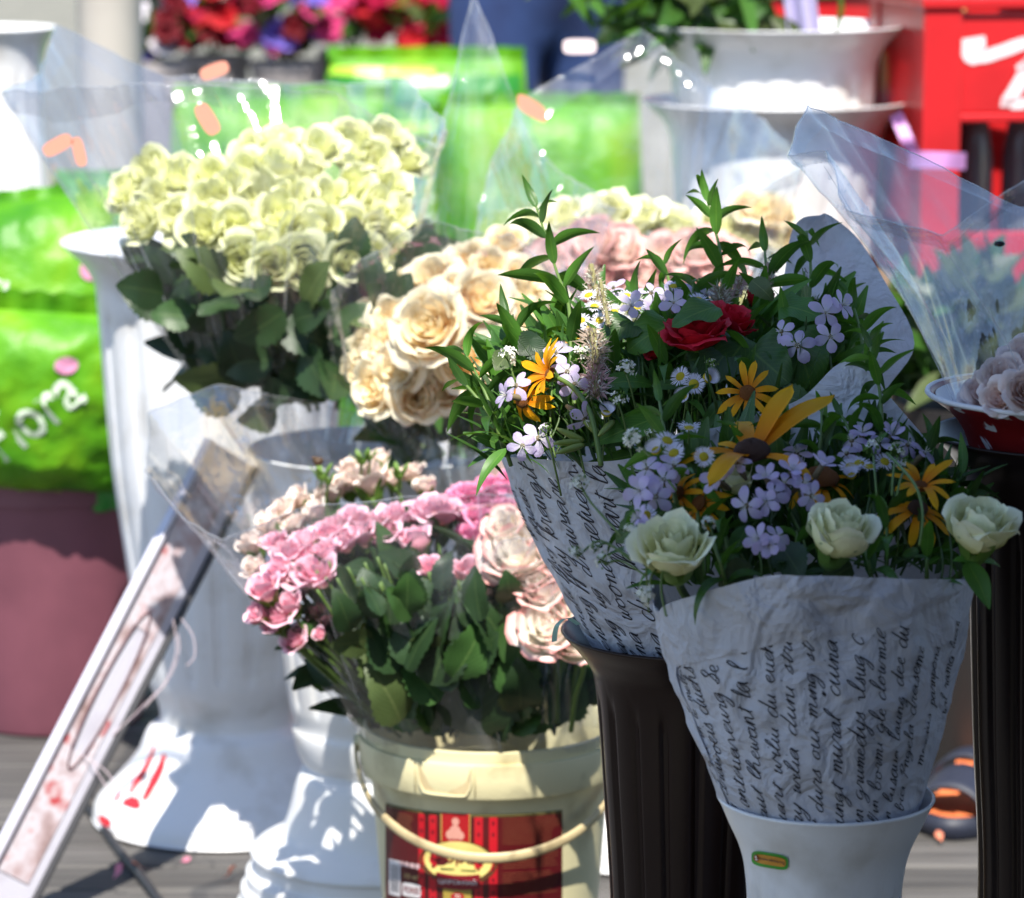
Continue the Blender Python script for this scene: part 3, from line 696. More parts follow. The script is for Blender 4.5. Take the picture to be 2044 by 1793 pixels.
def rose_kind(kind, matname):
    key = (kind, matname)
    if key in ROSE: return ROSE[key]
    m = M_[matname]
    core, outer = {
      'bud':  ([(.1, 1.15, 1.7, .0), (.2, 1.16, 1.5, .02), (.32, 1.14, 1.35, .05)], [(.44, 1.1, 1.2, .1, 3), (.56, 1.02, 1.05, .2, 4)]),
      'open': ([(.1, .9, 1.7, .0), (.2, .94, 1.5, .03), (.32, .95, 1.3, .05), (.44, .94, 1.15, .08)], [(.57, .9, 1.0, .15, 4), (.69, .8, .95, .25, 5)]),
      'full': ([(.08, .84, 1.7, .0), (.17, .9, 1.5, .03), (.27, .93, 1.3, .04), (.38, .95, 1.15, .06), (.49, .95, 1.0, .09)], [(.6, .92, .95, .12, 5), (.71, .86, .92, .18, 5), (.8, .74, .88, .28, 5)]),
      'cup':  ([(.1, 1.2, 1.7, .0), (.2, 1.24, 1.5, .02), (.31, 1.25, 1.3, .04), (.42, 1.24, 1.2, .05)], [(.53, 1.22, 1.15, .07, 3), (.63, 1.16, 1.08, .1, 4), (.72, 1.08, 1.02, .2, 4)]),
      'big':  ([(.1, 1.04, 1.7, .0), (.2, 1.08, 1.5, .03), (.32, 1.08, 1.3, .05)], [(.43, 1.06, 1.15, .08, 3), (.55, 1.02, 1.08, .14, 4), (.67, .94, 1.02, .24, 4)]),
    }[kind]
    rnd = random.Random(hash(key) % 1000 if False else len(ROSE)+3)
    cores = []
    for var in range(3):
        V, Fc, A = [], [], []
        for li, (rm, h, half, lip) in enumerate(core):
            n = 2 if li == 0 else 3
            for k in range(n):
                vs, fs, al = petal(rm, h, half, lip, var*31+li*7+k, 5, 6, .06, .03)
                q = Matrix.Rotation(2*pi*k/n+li*1.1+var, 3, 'Z'); o = len(V)
                V += [q @ p for p in vs]; Fc += [tuple(o+i for i in f) for f in fs]; A += [min(1, .1+.72*x) for x in al]
        cores.append(mesh('rose_heart', V, Fc, m, attrs={'along': A}))
    outs = []
    for li, (rm, h, half, lip, n) in enumerate(outer):
        ms = []
        for var in range(4):
            vs, fs, al = petal(rm, h*(1+.05*(var-1.5)), half, lip*(.6+.3*var), var*13+li*5+77, 7, 8, .12, .075)
            ms.append(mesh('petal', vs, fs, m, attrs={'along': al}))
        outs.append((ms, n))
    ROSE[key] = (cores, outs); return ROSE[key]
def calyx_mesh():
    b = MB(); P = []
    for i in range(6):
        t = i/5; r = (.34*sin(pi*(.12+.55*t)))*1.0
        P += [Vector((r*cos(2*pi*k/8), r*sin(2*pi*k/8), -.34+.40*t)) for k in range(8)]
    b.quadgrid(P, 8, 6, True)
    for k in range(5):
        a = 2*pi*k/5; Q = []
        for i in range(6):
            t = i/5; wd = .24*(1-t)**.8*(.5+t)*1.5; r = .36+.26*t+.14*t**3; z = -.04+.66*t
            for s in (-1, 0, 1): aa = a+s*wd/r*.9; Q.append(Vector((r*(1.0+.03*(s == 0))*cos(aa), r*sin(aa), z)))
        b.quadgrid(Q, 3, 6)
    return b.mesh('calyx', M_['calyx'])
CAL = calyx_mesh()
def rose(parent, name, kind, mn, p, R, d, seed, sepals=False, stem_to=None, skip=0):
    rnd = random.Random(seed); cores, outs = rose_kind(kind, mn)
    Mx = frame(p, d, None, R, spin=rnd.uniform(0, 6.28))
    r = add(name, cores[seed % 3], parent, Mx)
    for ms, n in outs:
        ph = rnd.uniform(0, 6.28)
        for k in range(n):
            if skip and rnd.random() < skip: continue
            tl = Matrix.Rotation(rnd.uniform(-.08, .14), 4, 'Y')
            add('petal', rnd.choice(ms), r, Mx @ Matrix.Rotation(ph+2*pi*k/n+rnd.uniform(-.15, .15), 4, 'Z') @ tl)
    if sepals: add('calyx', CAL, r, Mx)
    if stem_to is not None:
        q = Vector(stem_to); dn = -Vector(d).normalized()
        pts = cr([p+dn*R*.2, p+dn*R*1.2, p.lerp(q, .5)+dn*R*.3, q], 4)
        add('stem', MB().tube(pts, .0019 if sepals else .0026, 6).mesh('stem', M_['stem']), r, Matrix())
    return r
def leaf_mesh(name, mat_, wfun, n=9, m=4, droop=.25, fold=.25, serr=0, twist=0, wave=.02):
    V, A, B = [], [], []
    for i in range(n+1):
        t = i/n; wd = wfun(t)
        ang = droop*t*t*2.2
        z, y = (t*cos(ang*.5), -t*sin(ang*.5)*1.0)
        for j in range(m+1):
            s = -1+2*j/m
            ws = wd*(1+(serr*(1 if i % 2 else -1) if abs(s) == 1 else 0))
            f = fold*abs(s)*ws + wave*sin(t*9+s*2)*abs(s)*wd*4
            tw = twist*t
            x0, y0 = s*ws, f
            V.append(Vector((x0*cos(tw)-y0*sin(tw), y+x0*sin(tw)+y0*cos(tw), z))); A.append(s); B.append(t)
    k = m+1; Fs = [(i*k+j, i*k+j+1, (i+1)*k+j+1, (i+1)*k+j) for i in range(n) for j in range(m)]
    return mesh(name, V, Fs, mat_, attrs={'across': A, 'along': B})
lance = lambda t: .135*(max(0, sin(pi*t**.8))**.85)*(1-.25*t)+.004
oval = lambda t: .36*abs(sin(pi*min(1, t**.75*.985+.01)))**.75
heart = lambda t: .46*(min(1, (t+.02)*9))**.5*(1-t)**.62*(1+.5*t)
round_ = lambda t: .42*abs(sin(pi*t**.9*.985+.02))**.6
LANCE = [leaf_mesh('leaf', M_[k], lance, 10, 4, d, .3, 0, tw) for k in ('leaf', 'leafd', 'leaf') for d, tw in ((.15, .1), (.45, -.3), (.8, .3), (.3, .5))]
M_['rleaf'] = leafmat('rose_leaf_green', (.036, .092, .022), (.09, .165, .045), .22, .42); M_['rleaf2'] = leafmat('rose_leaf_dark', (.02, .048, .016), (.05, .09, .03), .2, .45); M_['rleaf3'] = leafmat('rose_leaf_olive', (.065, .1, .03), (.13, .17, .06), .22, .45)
OVAL = [leaf_mesh('leaf', M_[k], oval, 16, 4, d, .16, .07) for k in ('rleaf', 'rleaf2', 'rleaf3') for d in (.12, .35)]
HEART = [leaf_mesh('leaf', M_[k], heart, 12, 6, d, .12, .025, wave=.05) for k in ('leaf', 'leafd') for d in (.15, .4)]
def sprig(parent, pts, Lf=.03, n=14, seed=1, name='leafy_sprig', meshes=None, tipn=4, wide=1.0, spread=1.0):
    rnd = random.Random(seed); path = cr(pts, 8); meshes = meshes or LANCE
    tot = len(path); r = [.0017*(1-.6*i/(tot-1))+.0003 for i in range(tot)]
    st = add(name, MB().tube(path, r[::-1], 6).mesh(name, M_['stem']), parent)      # path runs from tip to base
    az = rnd.uniform(0, 6)
    for k in range(n):
        t = (k+.6)/n; x = t**1.1*(tot-1)*.96; i = min(int(x), tot-2)
        p = path[i].lerp(path[i+1], x-i); d = (path[i]-path[i+1]).normalized()
        az += 2.4; sd = d.orthogonal().normalized(); sd = Quaternion(d, az) @ sd
        op = (.35+.75*min(1, t*2.2))*spread*rnd.uniform(.8, 1.2)
        ld = d*cos(op)+sd*sin(op); ln = Lf*(.62+.5*min(1, t*2.5))*rnd.uniform(.8, 1.15)
        add('leaf', rnd.choice(meshes), st, frame(p, ld, d-ld*.2, ln, ln*wide))
    return st
def tube_part(name, pts, r, mat_, parent, n=6): return add(name, MB().tube(cr(pts, 6), r, n).mesh(name, mat_), parent)
# ray petal (along +Z, normal +Y)
def ray_mesh(k, curl):
    V, A = [], []; n, m = 9, 4
    for i in range(n+1):
        t = i/n; wd = .155*(t+.04)**.35*(1-t**5)**.7*(1.0 if t < 1 else .2)+.01
        y = .10*sin(pi*t)-curl*t*t
        for j in range(m+1):
            s = -1+2*j/m
            V.append(Vector((s*wd, y+.06*wd*4*abs(s)*(.5-t)+.012*cos(s*7), t*(1-.03*s*s)))); A.append(t)
    q = m+1
    return mesh('petal', V, [(i*q+j, i*q+j+1, (i+1)*q+j+1, (i+1)*q+j) for i in range(n) for j in range(m)], M_['rud'], attrs={'along': A})
RAY = [ray_mesh(k, c) for k, c in enumerate((.0, .15, .35, -.12))]
def dome_mesh(name, mat_, hgt=.6, bumpy=.08):
    P = []; n = 16
    for i in range(7):
        a = pi/2*i/6
        for k in range(n):
            r = cos(a)*(1+bumpy*nz((k*1.9, i*2.3, 1), 1)); P.append(Vector((r*cos(2*pi*k/n), r*sin(2*pi*k/n), hgt*sin(a)*(1+bumpy*nz((k, i, 5), 1.7)))))
    return MB().quadgrid(P, n, 7, True).mesh(name, mat_)
DISC = {k: dome_mesh('disc', M_[k], h, .12) for k, h in (('disc', .75), ('disco', .6), ('discy', .45))}
GCAL = None
def rudbeckia(parent, p, nrm, R, n=11, disc='disc', dr=.26, lift=.1, seed=1, tips=None, curls=None, name='yellow_daisy', back=True):
    rnd = random.Random(seed); nrm = Vector(nrm).normalized()
    o = add(name, DISC[disc], parent, frame(p, nrm, None, R*dr))
    Mx = frame(p, nrm)
    X, Yv = Mx.col[0].xyz, Mx.col[1].xyz
    if tips is None:
        tips = []
        for k in range(n):
            a = 2*pi*k/n+rnd.uniform(-.14, .14); ln = R*rnd.uniform(.85, 1.08)
            tips.append(p+(X*cos(a)+Yv*sin(a))*ln*cos(lift)+nrm*ln*(sin(lift)+rnd.uniform(-.12, .12)))
    for k, tp in enumerate(tips):
        d = tp-p; ln = d.length; b0 = p+d.normalized()*R*dr*.7
        add('petal', RAY[(curls[k] if curls else rnd.randrange(3))], o, frame(b0, d, nrm, (tp-b0).length, max((tp-b0).length*.95, R*.62)*rnd.uniform(.85, 1.1)*(1.05 if curls else 1)))
    if back:
        g = MB(); P = []
        for i in range(4):
            t = i/3; r = R*dr*(1.05-.75*t); P += [p-nrm*(R*.04+R*.28*t)+(X*cos(2*pi*k/10)+Yv*sin(2*pi*k/10))*r for k in range(10)]
        g.quadgrid(P, 10, 4, True); add('flower_base', g.mesh('flower_base', M_['calyx']), o)
    return o
# soapwort: five notched petals
def soap_mesh(v):
    V, A = [], []; n, m = 6, 4
    for i in range(n+1):
        t = i/n; wd = .06+.30*max(0, sin(pi*(t*.86+.02)))**1.2*(t**.5)
        for j in range(m+1):
            s = -1+2*j/m
            V.append(Vector((s*wd, .06*sin(pi*t)-v*t*t*.4+.1*wd*abs(s)*(1 if v > .3 else -1), t*(1-.10*(1-abs(s))*(t > .9))-.12*s*s*t))); A.append(t)
    q = m+1
    return mesh('petal', V, [(i*q+j, i*q+j+1, (i+1)*q+j+1, (i+1)*q+j) for i in range(n) for j in range(m)], M_['soap'], attrs={'along': A})
SOAP = [soap_mesh(v) for v in (.05, .3, .6)]
M_['calyxp'] = mat('purplish_calyx', (.2, .16, .09), .5, .4, .2)
_b = MB(); _b.tube([(0, 0, -1.5), (0, 0, -1.0), (0, 0, -.4), (0, 0, .02)], [.1, .2, .19, .16], 8)
for _k in range(6):
    _a = _k*1.05; _b.tube([(0, 0, 0), (.08*cos(_a), .08*sin(_a), .2), (.2*cos(_a), .2*sin(_a), .42)], .018, 4, m=1)
SCORE = _b.mesh('soapwort_flower', M_['calyxp'], M_['tiny'])
def soapwort(parent, p, nrm, R, seed=1, name='lilac_flower', wilt=0):
    rnd = random.Random(seed); nrm = Vector(nrm).normalized(); Mx = frame(p, nrm, None, R, spin=rnd.uniform(0, 6))
    o = add(name, SCORE, parent, Mx); w0 = rnd.choice((0, 0, .1, -.35, .45, -.15, .8))
    for k in range(5):
        a = 2*pi*k/5+rnd.uniform(-.12, .12); tl = rnd.uniform(-.25, .2)+wilt+w0
        d = Vector((cos(a)*cos(tl), sin(a)*cos(tl), sin(tl))); s = rnd.uniform(.9, 1.08)
        add('petal', rnd.choice(SOAP), o, Mx @ frame(d*.08, d, (0, 0, 1), s, s*rnd.uniform(.9, 1.15)))
    return o
# fleabane
_b = MB()
for _k in range(46):
    _a = 2*pi*_k/46+random.uniform(-.05, .05); _l = random.uniform(.85, 1.05); _z = random.uniform(-.05, .22)
    _d = Vector((cos(_a), sin(_a), 0)); _s = Vector((-sin(_a), cos(_a), 0))*.045
    _b.poly([_d*.3-_s*.6, _d*_l*.8-_s+Vector((0, 0, _z)), _d*_l+Vector((0, 0, _z*1.2)), _d*_l*.8+_s+Vector((0, 0, _z)), _d*.3+_s*.6])
FRAY = _b.mesh('ray_florets', M_['ray'], smooth=False)
_b = MB()
for _k in range(46):
    _a = 2*pi*_k/46; _d = Vector((cos(_a), sin(_a), 0)); _s = Vector((-sin(_a), cos(_a), 0))*.04
    _b.poly([_d*.25-_s*.6, _d*.55-_s+Vector((0, 0, .5)), _d*.7+Vector((0, 0, .8)), _d*.55+_s+Vector((0, 0, .5)), _d*.25+_s*.6])
FRAYC = _b.mesh('ray_florets', M_['ray'], smooth=False)
FD = dome_mesh('disc', M_['discy'], .5, .1)
def fleabane(parent, p, nrm, R, closed=False, name='small_daisy', stem=None):
    Mx = frame(p, nrm, None, R)
    o = add(name, FD, parent, Mx @ Matrix.Diagonal((.42, .42, .42, 1)))
    add('ray_florets', FRAYC if closed else FRAY, o, Mx)
    q = p-Vector(nrm).normalized()*R*.9
    add('stem', MB().tube(cr([p-Vector(nrm).normalized()*R*.02, q, stem if stem else q+Vector((random.uniform(-.01, .01), .01, -.05))], 3), [R*.3, R*.12]+[.0007]*5, 5).mesh('stem', M_['stem']), o)
    return o
def fuzz(parent, p0, p1, r, mat_, seed=1, name='fuzzy_seed_spike', n=520):
    rnd = random.Random(seed); b = MB(); p0, p1 = Vector(p0), Vector(p1)
    b.tube([p0.lerp(p1, t) for t in (0, .5, 1)], r*.3, 5, m=1)
    for k in range(n):
        t = rnd.random(); rr = r*(.45+.6*sin(pi*min(.97, max(.05, t)))**.6)*(1+.35*sin(t*19+seed))
        d = Vector((rnd.gauss(0, 1), rnd.gauss(0, 1), rnd.gauss(0, .6))).normalized()
        c = p0.lerp(p1, t)+d*rr*rnd.uniform(.2, .65); e = c+d*rr*rnd.uniform(.25, .6)+Vector((0, 0, rnd.uniform(-.2, .3)*rr))
        s = d.orthogonal().normalized()*r*rnd.uniform(.035, .09)
        b.poly([c-s, e, c+s], 0 if rnd.random() < .75 else 2)
    return add(name, b.mesh(name, mat_, M_['fuzzg'], M_['tiny'], smooth=False), parent)
def alyssum(parent, p, r, up=(0, 0, 1), seed=1, stem=None, name='white_flower_cluster', n=26, green=.25):
    rnd = random.Random(seed); b = MB(); up = Vector(up).normalized()
    for k in range(n):
        d = (Vector((rnd.gauss(0, 1), rnd.gauss(0, 1), rnd.gauss(0, 1))).normalized()+up*.8).normalized(); c = p+d*r*rnd.uniform(.55, 1)
        Mx = frame(c, d, None, r*rnd.uniform(.24, .36), spin=rnd.uniform(0, 6))
        if rnd.random() < green: b.ball(c, r*.12, (1, 1, 1.3), 6, m=1)
        else:
            for q in range(4):
                a = q*pi/2; e = Vector((cos(a), sin(a), .25)); s = Vector((-sin(a), cos(a), 0))*.42
                b.poly([Mx @ Vector((0, 0, 0)), Mx @ (e*.6-s), Mx @ (e*1.05-s*.5), Mx @ (e*1.05+s*.5), Mx @ (e*.6+s)])
    for k in range(8):
        d = (Vector((rnd.gauss(0, 1), rnd.gauss(0, 1), rnd.gauss(0, .4))).normalized()+up*.8).normalized()
        b.tube([p-up*r*.6, p+d*r*.8], r*.04, 4, m=1, cap=False)
    o = add(name, b.mesh(name, M_['tiny'], M_['calyx'], smooth=False), parent)
    if stem: add('stem', MB().tube(cr([p-up*r*.5]+stem, 5), .0009, 5).mesh('stem', M_['stem']), o)
    return o
def foliage(parent, name, n, vol, Lr, seed, mats=('leaf', 'leafd'), target=None, wf=.13):
    """many leaves in one mesh; vol(rnd) gives a point and a direction"""
    rnd = random.Random(seed); V, Fs, A, B, mi = [], [], [], [], []
    for _ in range(n):
        p, d = vol(rnd); ln = rnd.uniform(*Lr); Mx = frame(p, d, (rnd.uniform(-1, 1), rnd.uniform(-1, .3), rnd.uniform(0, 1)), ln)
        o = len(V); dr = rnd.uniform(0, .5); mm = rnd.randrange(len(mats)); wk = wf*rnd.uniform(.8, 1.3)
        for i in range(6):
            t = i/5; wd = wk*sin(pi*min(.98, t**.8))**.8+.003
            for s in (-1, 0, 1): V.append(Mx @ Vector((s*wd, abs(s)*wd*.35-dr*t*t, t))); A.append(s); B.append(t)
        for i in range(5):
            for j in (0, 1): Fs.append((o+i*3+j, o+i*3+j+1, o+i*3+j+4, o+i*3+j+3)); mi.append(mm)
    o = add(name, mesh(name, V, Fs, attrs={'across': A, 'along': B}, mats=[M_[k] for k in mats], mi=mi), parent); o['kind'] = 'stuff'; return o
def inpoly(u, v, poly):
    c = False
    for (x0, y0), (x1, y1) in zip(poly, poly[1:]+poly[:1]):
        if (y0 > v) != (y1 > v) and u < (x1-x0)*(v-y0)/(y1-y0)+x0: c = not c
    return c

# ================================================================== bouquet of wild flowers in the brown vase
B2b = at(1385, 1330, 2.92)
B2 = thing('wildflower_bouquet', 'wild flower bouquet with red rose in handwritten paper in the dark brown vase', 'bouquet', at(1385, 1300, 2.92))
def Y2(v, dy=0): return 3.0-.2*(v-420)/480+dy
def p2(u, v, dy=0): return at(u, v, Y2(v, dy))
_, SP2 = wrap('paper_wrap', B2, M_['paper'], at(1385, 1300, 2.92), 190*mpp(1300, 2.92),
    [(180, 1003, 905, 2.93), (203, 1018, 912, 2.87), (225, 1085, 917, 2.81), (250, 1165, 922, 2.78), (270, 1260, 914, 2.77), (295, 1390, 878, 2.79), (325, 1560, 838, 2.84), (0, 1690, 830, 2.95), (40, 1640, 760, 3.04), (90, 1400, 770, 3.09), (140, 1110, 820, 3.04)],
    nv=36, nth=130, bul=.006, cr1=.002, cr2=.0034, seed=2)
patch('paper_flap', B2, M_['paper'], [(1470, 860, 3.0), (1540, 660, 3.03), (1566, 545, 3.06), (1578, 470, 3.08), (1600, 436, 3.09), (1640, 430, 3.09)],
      [(1690, 880, 2.98), (1775, 770, 3.0), (1826, 682, 3.02), (1765, 560, 3.06), (1712, 476, 3.08), (1660, 432, 3.09)], seed=5)
def handwriting(parent, S, lines, h, wd, t_h):
    b = MB()
    for k, (th, t0, lean, txt, hs) in enumerate(lines):
        polys, ln = write(txt, h*hs, seed=k+1); polys = [[(x*1.3, y) for x, y in q] for q in polys]
        def S2(x, y):
            t = t0+x/t_h
            return S(th+lean*(t-t0)+y*-1*57.3/.085, min(.998, max(.0, t)), .0006)
        polys = [[(x, y) for x, y in pl] for pl in polys]
        keep = []
        for pl in polys:
            seg = [q for q in pl if 0.02 < t0+q[0]/t_h < .985]
            if len(seg) > 1: keep.append(seg)
        ribbons(b, S2, keep, wd*hs)
    return add('handwriting', b.mesh('handwriting', M_['ink'], smooth=False), parent)
handwriting(B2, SP2, [
    (196, .58, 0, 'skrazs', 1), (206, .1, 0, "emelic ffuy pazan", 1), (217, .02, 0, "senong ffuy krangit in", 1.1), (230, .02, 0, 'rang ug drawsare', 1.15),
    (243, -.02, 2, 'skna woona actucuxcerr', 1.15), (256, -.06, 2, 'Nina due lheuart la.', 1.2), (269, .0, 3, 'our deris wilva dor', 1.1), (282, .02, 3, 'of uric deris mon wilv', 1.1),
    (295, .05, 3, 'uric der lhenart dn', 1.1), (308, .05, 3, 'des mona wil', 1.1), (321, .05, 3, 'krangit drawe', 1.1), (334, .1, 3, 'pazan ffuy', 1.1)], .0064, .0008, .165)
handwriting(B2, lambda th, t, o: at(1590+(th-200)*1.0+0*t, 560-t*90+0, 3.045)+Vector((0, -.004, 0)), [(196, .03, 0, 'isu', .5), (222, .03, 0, 'el', .6)], .0072, .0014, .05)
# fill
def vol2(rnd):
    while True:
        u, v = rnd.uniform(960, 1720), rnd.uniform(560, 930)
        if inpoly(u, v, [(960, 770), (1020, 710), (1120, 660), (1300, 650), (1500, 640), (1640, 650), (1720, 730), (1680, 850), (1480, 880), (1200, 930), (1000, 910)]):
            p = p2(u, v, rnd.uniform(.03, .12)); d = (p-B2b).normalized()+Vector((rnd.gauss(0, .45), rnd.gauss(-.2, .4), rnd.gauss(0, .35))); return p, d
foliage(B2, 'filler_leaves', 620, vol2, (.025, .06), 3, ('leafd', 'leafd', 'leaf'))
def stems2(rnd):
    while True:
        u = rnd.uniform(1010, 1600); v = rnd.uniform(800, 960); p = p2(u, v, rnd.uniform(.0, .08)); return p, (p-B2b)+Vector((rnd.gauss(0, .02), 0, .05))
foliage(B2, 'grassy_stems', 160, stems2, (.03, .07), 4, ('leafd', 'leaf'), wf=.035)
# sprigs, tip to base
for k, (pts, Lf, n) in enumerate([
    ([(1070, 412, .03), (1088, 468, .02), (1112, 545, .01), (1135, 610, 0), (1140, 720, 0), (1150, 850, .03)], .036, 21),
    ([(1408, 388, .05), (1424, 446, .05), (1440, 520, .04), (1442, 620, .03), (1440, 760, .05)], .03, 22),
    ([(1322, 520, .05), (1335, 560, .04), (1342, 630, .04)], .026, 8),
    ([(1526, 490, .03), (1530, 540, .02), (1540, 620, .02), (1545, 720, .02)], .036, 10),
    ([(1610, 462, .02), (1618, 526, .01), (1615, 600, .0), (1600, 720, .02)], .032, 12),
    ([(1690, 580, .02), (1712, 640, .0), (1722, 720, .0), (1700, 800, .02)], .026, 13),
    ([(1012, 630, .02), (1035, 668, .01), (1060, 720, 0), (1090, 800, .03)], .032, 11),
    ([(925, 700, 0), (950, 745, -.01), (975, 800, -.01), (1000, 870, .02), (1020, 930, .05)], .036, 13),
    ([(905, 745, .0), (940, 780, -.01), (985, 840, .0), (1010, 910, .03)], .03, 8),
    ([(985, 690, .03), (1005, 720, .03), (1030, 780, .03), (1050, 840, .04)], .03, 9),
    ([(1262, 590, .02), (1285, 640, .02), (1300, 720, .03)], .03, 8),
    ([(1385, 560, .03), (1380, 620, .02), (1370, 720, .03)], .032, 9),
    ([(1470, 610, .0), (1490, 680, -.02), (1500, 760, -.02), (1500, 830, .0)], .034, 9),
    ([(1325, 700, -.02), (1335, 760, -.02), (1340, 830, 0)], .03, 8),
    ([(1215, 690, .0), (1230, 760, -.01), (1235, 850, .02)], .032, 8),
    ([(1570, 640, -.01), (1570, 700, -.01), (1560, 790, .02)], .032, 8),
    ([(1100, 620, .03), (1110, 680, .02), (1115, 760, .02)], .03, 8),
    ([(1655, 700, .0), (1660, 760, .0), (1650, 840, .02)], .028, 8)]):
    sprig(B2, [p2(*q) for q in pts], Lf*1.2, n, k+11)
# single large leaves: (base, tip, mesh list, width factor)
def leafat(parent, a, b, ms, wk=1.0, nrm=(0, -1, .5), seed=0, name='broad_leaf'):
    d = b-a; return add(name, ms[seed % len(ms)], parent, frame(a, d, nrm, d.length, d.length*wk))
for k, (a, b, ms, wk, nr) in enumerate([
    ((1430, 612), (1340, 640), HEART, .9, (0, -.5, 1)), ((1335, 650), (1255, 685), HEART, 1.1, (.1, -.8, .6)), ((1375, 720), (1460, 705), HEART, 1.1, (0, -.9, .6)),
    ((1490, 675), (1440, 745), HEART, 1.0, (.2, -1, .4)), ((1560, 610), (1640, 625), HEART, 1.2, (0, -.6, 1)), ((1575, 665), (1625, 750), HEART, 1.3, (.2, -1, .2)),
    ((1500, 700), (1570, 760), HEART, 1.3, (-.2, -1, .3)), ((1260, 640), (1205, 670), HEART, 1.2, (0, -.7, .8)), ((1075, 670), (1040, 705), OVAL, 1.2, (0, -1, .3)),
    ((1050, 690), (1095, 705), OVAL, 1.3, (0, -1, .4)), ((1015, 705), (990, 735), OVAL, 1.2, (0, -1, .4)), ((1500, 560), (1540, 590), OVAL, 1.0, (0, -1, .4)),
    ((1320, 830), (1185, 880), LANCE, 1.5, (0, -1, .5)), ((1190, 770), (1330, 745), LANCE, 1.2, (0, -.8, .6)), ((960, 900), (1010, 895), LANCE, .7, (0, -.5, 1)),
    ((1010, 895), (945, 965), LANCE, 1.0, (-.5, -1, .2)), ((1300, 770), (1385, 765), LANCE, 1.0, (0, -1, .4)), ((1440, 800), (1400, 860), LANCE, 1.2, (0, -1, .2)),
    ((1460, 690), (1405, 760), OVAL, 1.1, (0, -1, .3)), ((1555, 785), (1625, 810), OVAL, 1.0, (0, -1, .3))]):
    leafat(B2, p2(*a, -.07 if k == 0 else -.03), p2(*b, -.075 if k == 0 else -.035), ms, wk, nr, k)
# red roses
rose(B2, 'red_rose', 'full', 'rred', p2(1394, 693, -.03), .028, (-.15, -.2, .95), 5, True)
rose(B2, 'red_rose', 'open', 'rred', p2(1448, 668, -.01), .025, (.35, -.2, .9), 8, True)
rose(B2, 'magenta_rose_bud', 'bud', 'rred', p2(1505, 615, .04), .016, (.3, -.2, .9), 9, True)
rose(B2, 'cream_rose', 'bud', 'rbud', p2(1250, 660, .03), .022, (-.2, -.3, .9), 19, True)
rose(B2, 'red_rose_bud', 'bud', 'rred', p2(1320, 710, -.01), .011, (-.6, -.4, .5), 12, True)
# yellow daisies
rudbeckia(B2, p2(1098, 748, -.06), (-.75, -.35, .42), .028, 12, 'disco', .22, .5, 3)
rudbeckia(B2, p2(1042, 800, -.04), (-.6, -.6, .1), .026, 11, 'disco', .24, -.5, 4)
rudbeckia(B2, p2(1492, 785, -.06), (-.15, -.85, .5), .0275, 11, 'disco', .25, .05, 6)
rudbeckia(B2, p2(1630, 735, .03), (.6, -.4, .3), .026, 10, 'disco', .25, -.2, 7)
rudbeckia(B2, p2(1120, 690, .02), (-.3, .2, .9), .02, 10, 'disco', .25, .1, 8)
tube_part('flower_stem', [p2(1104, 750, -.055), p2(1145, 775, -.06), p2(1180, 830, -.055), p2(1200, 930, -.03)], [.0034]+[.0022]*18, M_['stem'], B2)
for k, (u, v, n_) in enumerate([(1648, 625, (.1, -.9, .4)), (1657, 672, (.1, -1, .1)), (1560, 662, (-.5, -.6, .4)), (1592, 690, (-.2, -.9, .3)), (1680, 610, (.6, -.5, .5)), (1625, 600, (-.2, -.5, .8)),
        (1132, 742, (.2, -.9, .3)), (1148, 768, (.4, -.8, .2)), (1043, 890, (-.1, -1, .1)), (1168, 838, (.5, -.5, -.3)), (1110, 705, (-.2, -.5, .8)), (1012, 790, (-.8, -.3, .2)), (1030, 770, (-.6, -.6, .4)),
        (1240, 595, (0, -.6, .7)), (1275, 600, (.3, -.5, .8)), (1360, 575, (0, -.5, .9)), (1380, 595, (.3, -.6, .7)), (1330, 590, (-.2, -.6, .7)), (1225, 575, (-.2, -.5, .8)), (1300, 585, (.2, -.5, .8)), (1260, 610, (0, -.8, .5)), (1345, 605, (0, -.8, .5)), (1410, 590, (.2, -.5, .8)), (1545, 600, (0, -.6, .6)), (1075, 875, (.5, -.8, .3))]):
    soapwort(B2, p2(u, v, -.05 if v > 600 else .03), n_, random.uniform(.0125, .0155), k+40)
for k, (u, v, n_, c) in enumerate([(1187, 612, (0, -.5, .9), 0), (1212, 590, (.3, -.3, .9), 0), (1252, 590, (.1, -.3, 1), 0), (1197, 640, (-.2, -.8, .6), 0), (1226, 626, (.1, -.9, .5), 0), (1345, 572, (0, -.3, 1), 0), (1290, 642, (-.2, -.9, .4), 0),
        (1310, 648, (.2, -.9, .4), 0), (1385, 767, (0, -.9, .5), 0), (1358, 752, (-.5, -.7, .5), 0), (1412, 755, (.5, -.7, .4), 1), (1376, 850, (0, -.1, 1), 0), (1210, 826, (.1, -.5, .8), 1), (1175, 590, (-.3, -.4, .9), 0),
        (1160, 640, (-.2, -.6, .8), 0), (1270, 615, (0, -.3, 1), 0), (1120, 700, (0, -.7, .6), 1), (1180, 655, (0, -.5, .9), 0), (1395, 600, (.2, -.5, .8), 0), (1245, 648, (.2, -.6, .8), 1), (1365, 790, (-.3, -.8, .2), 1)]):
    fleabane(B2, p2(u, v, -.05 if v > 700 else .0), n_, random.uniform(.0085, .0105), bool(c))
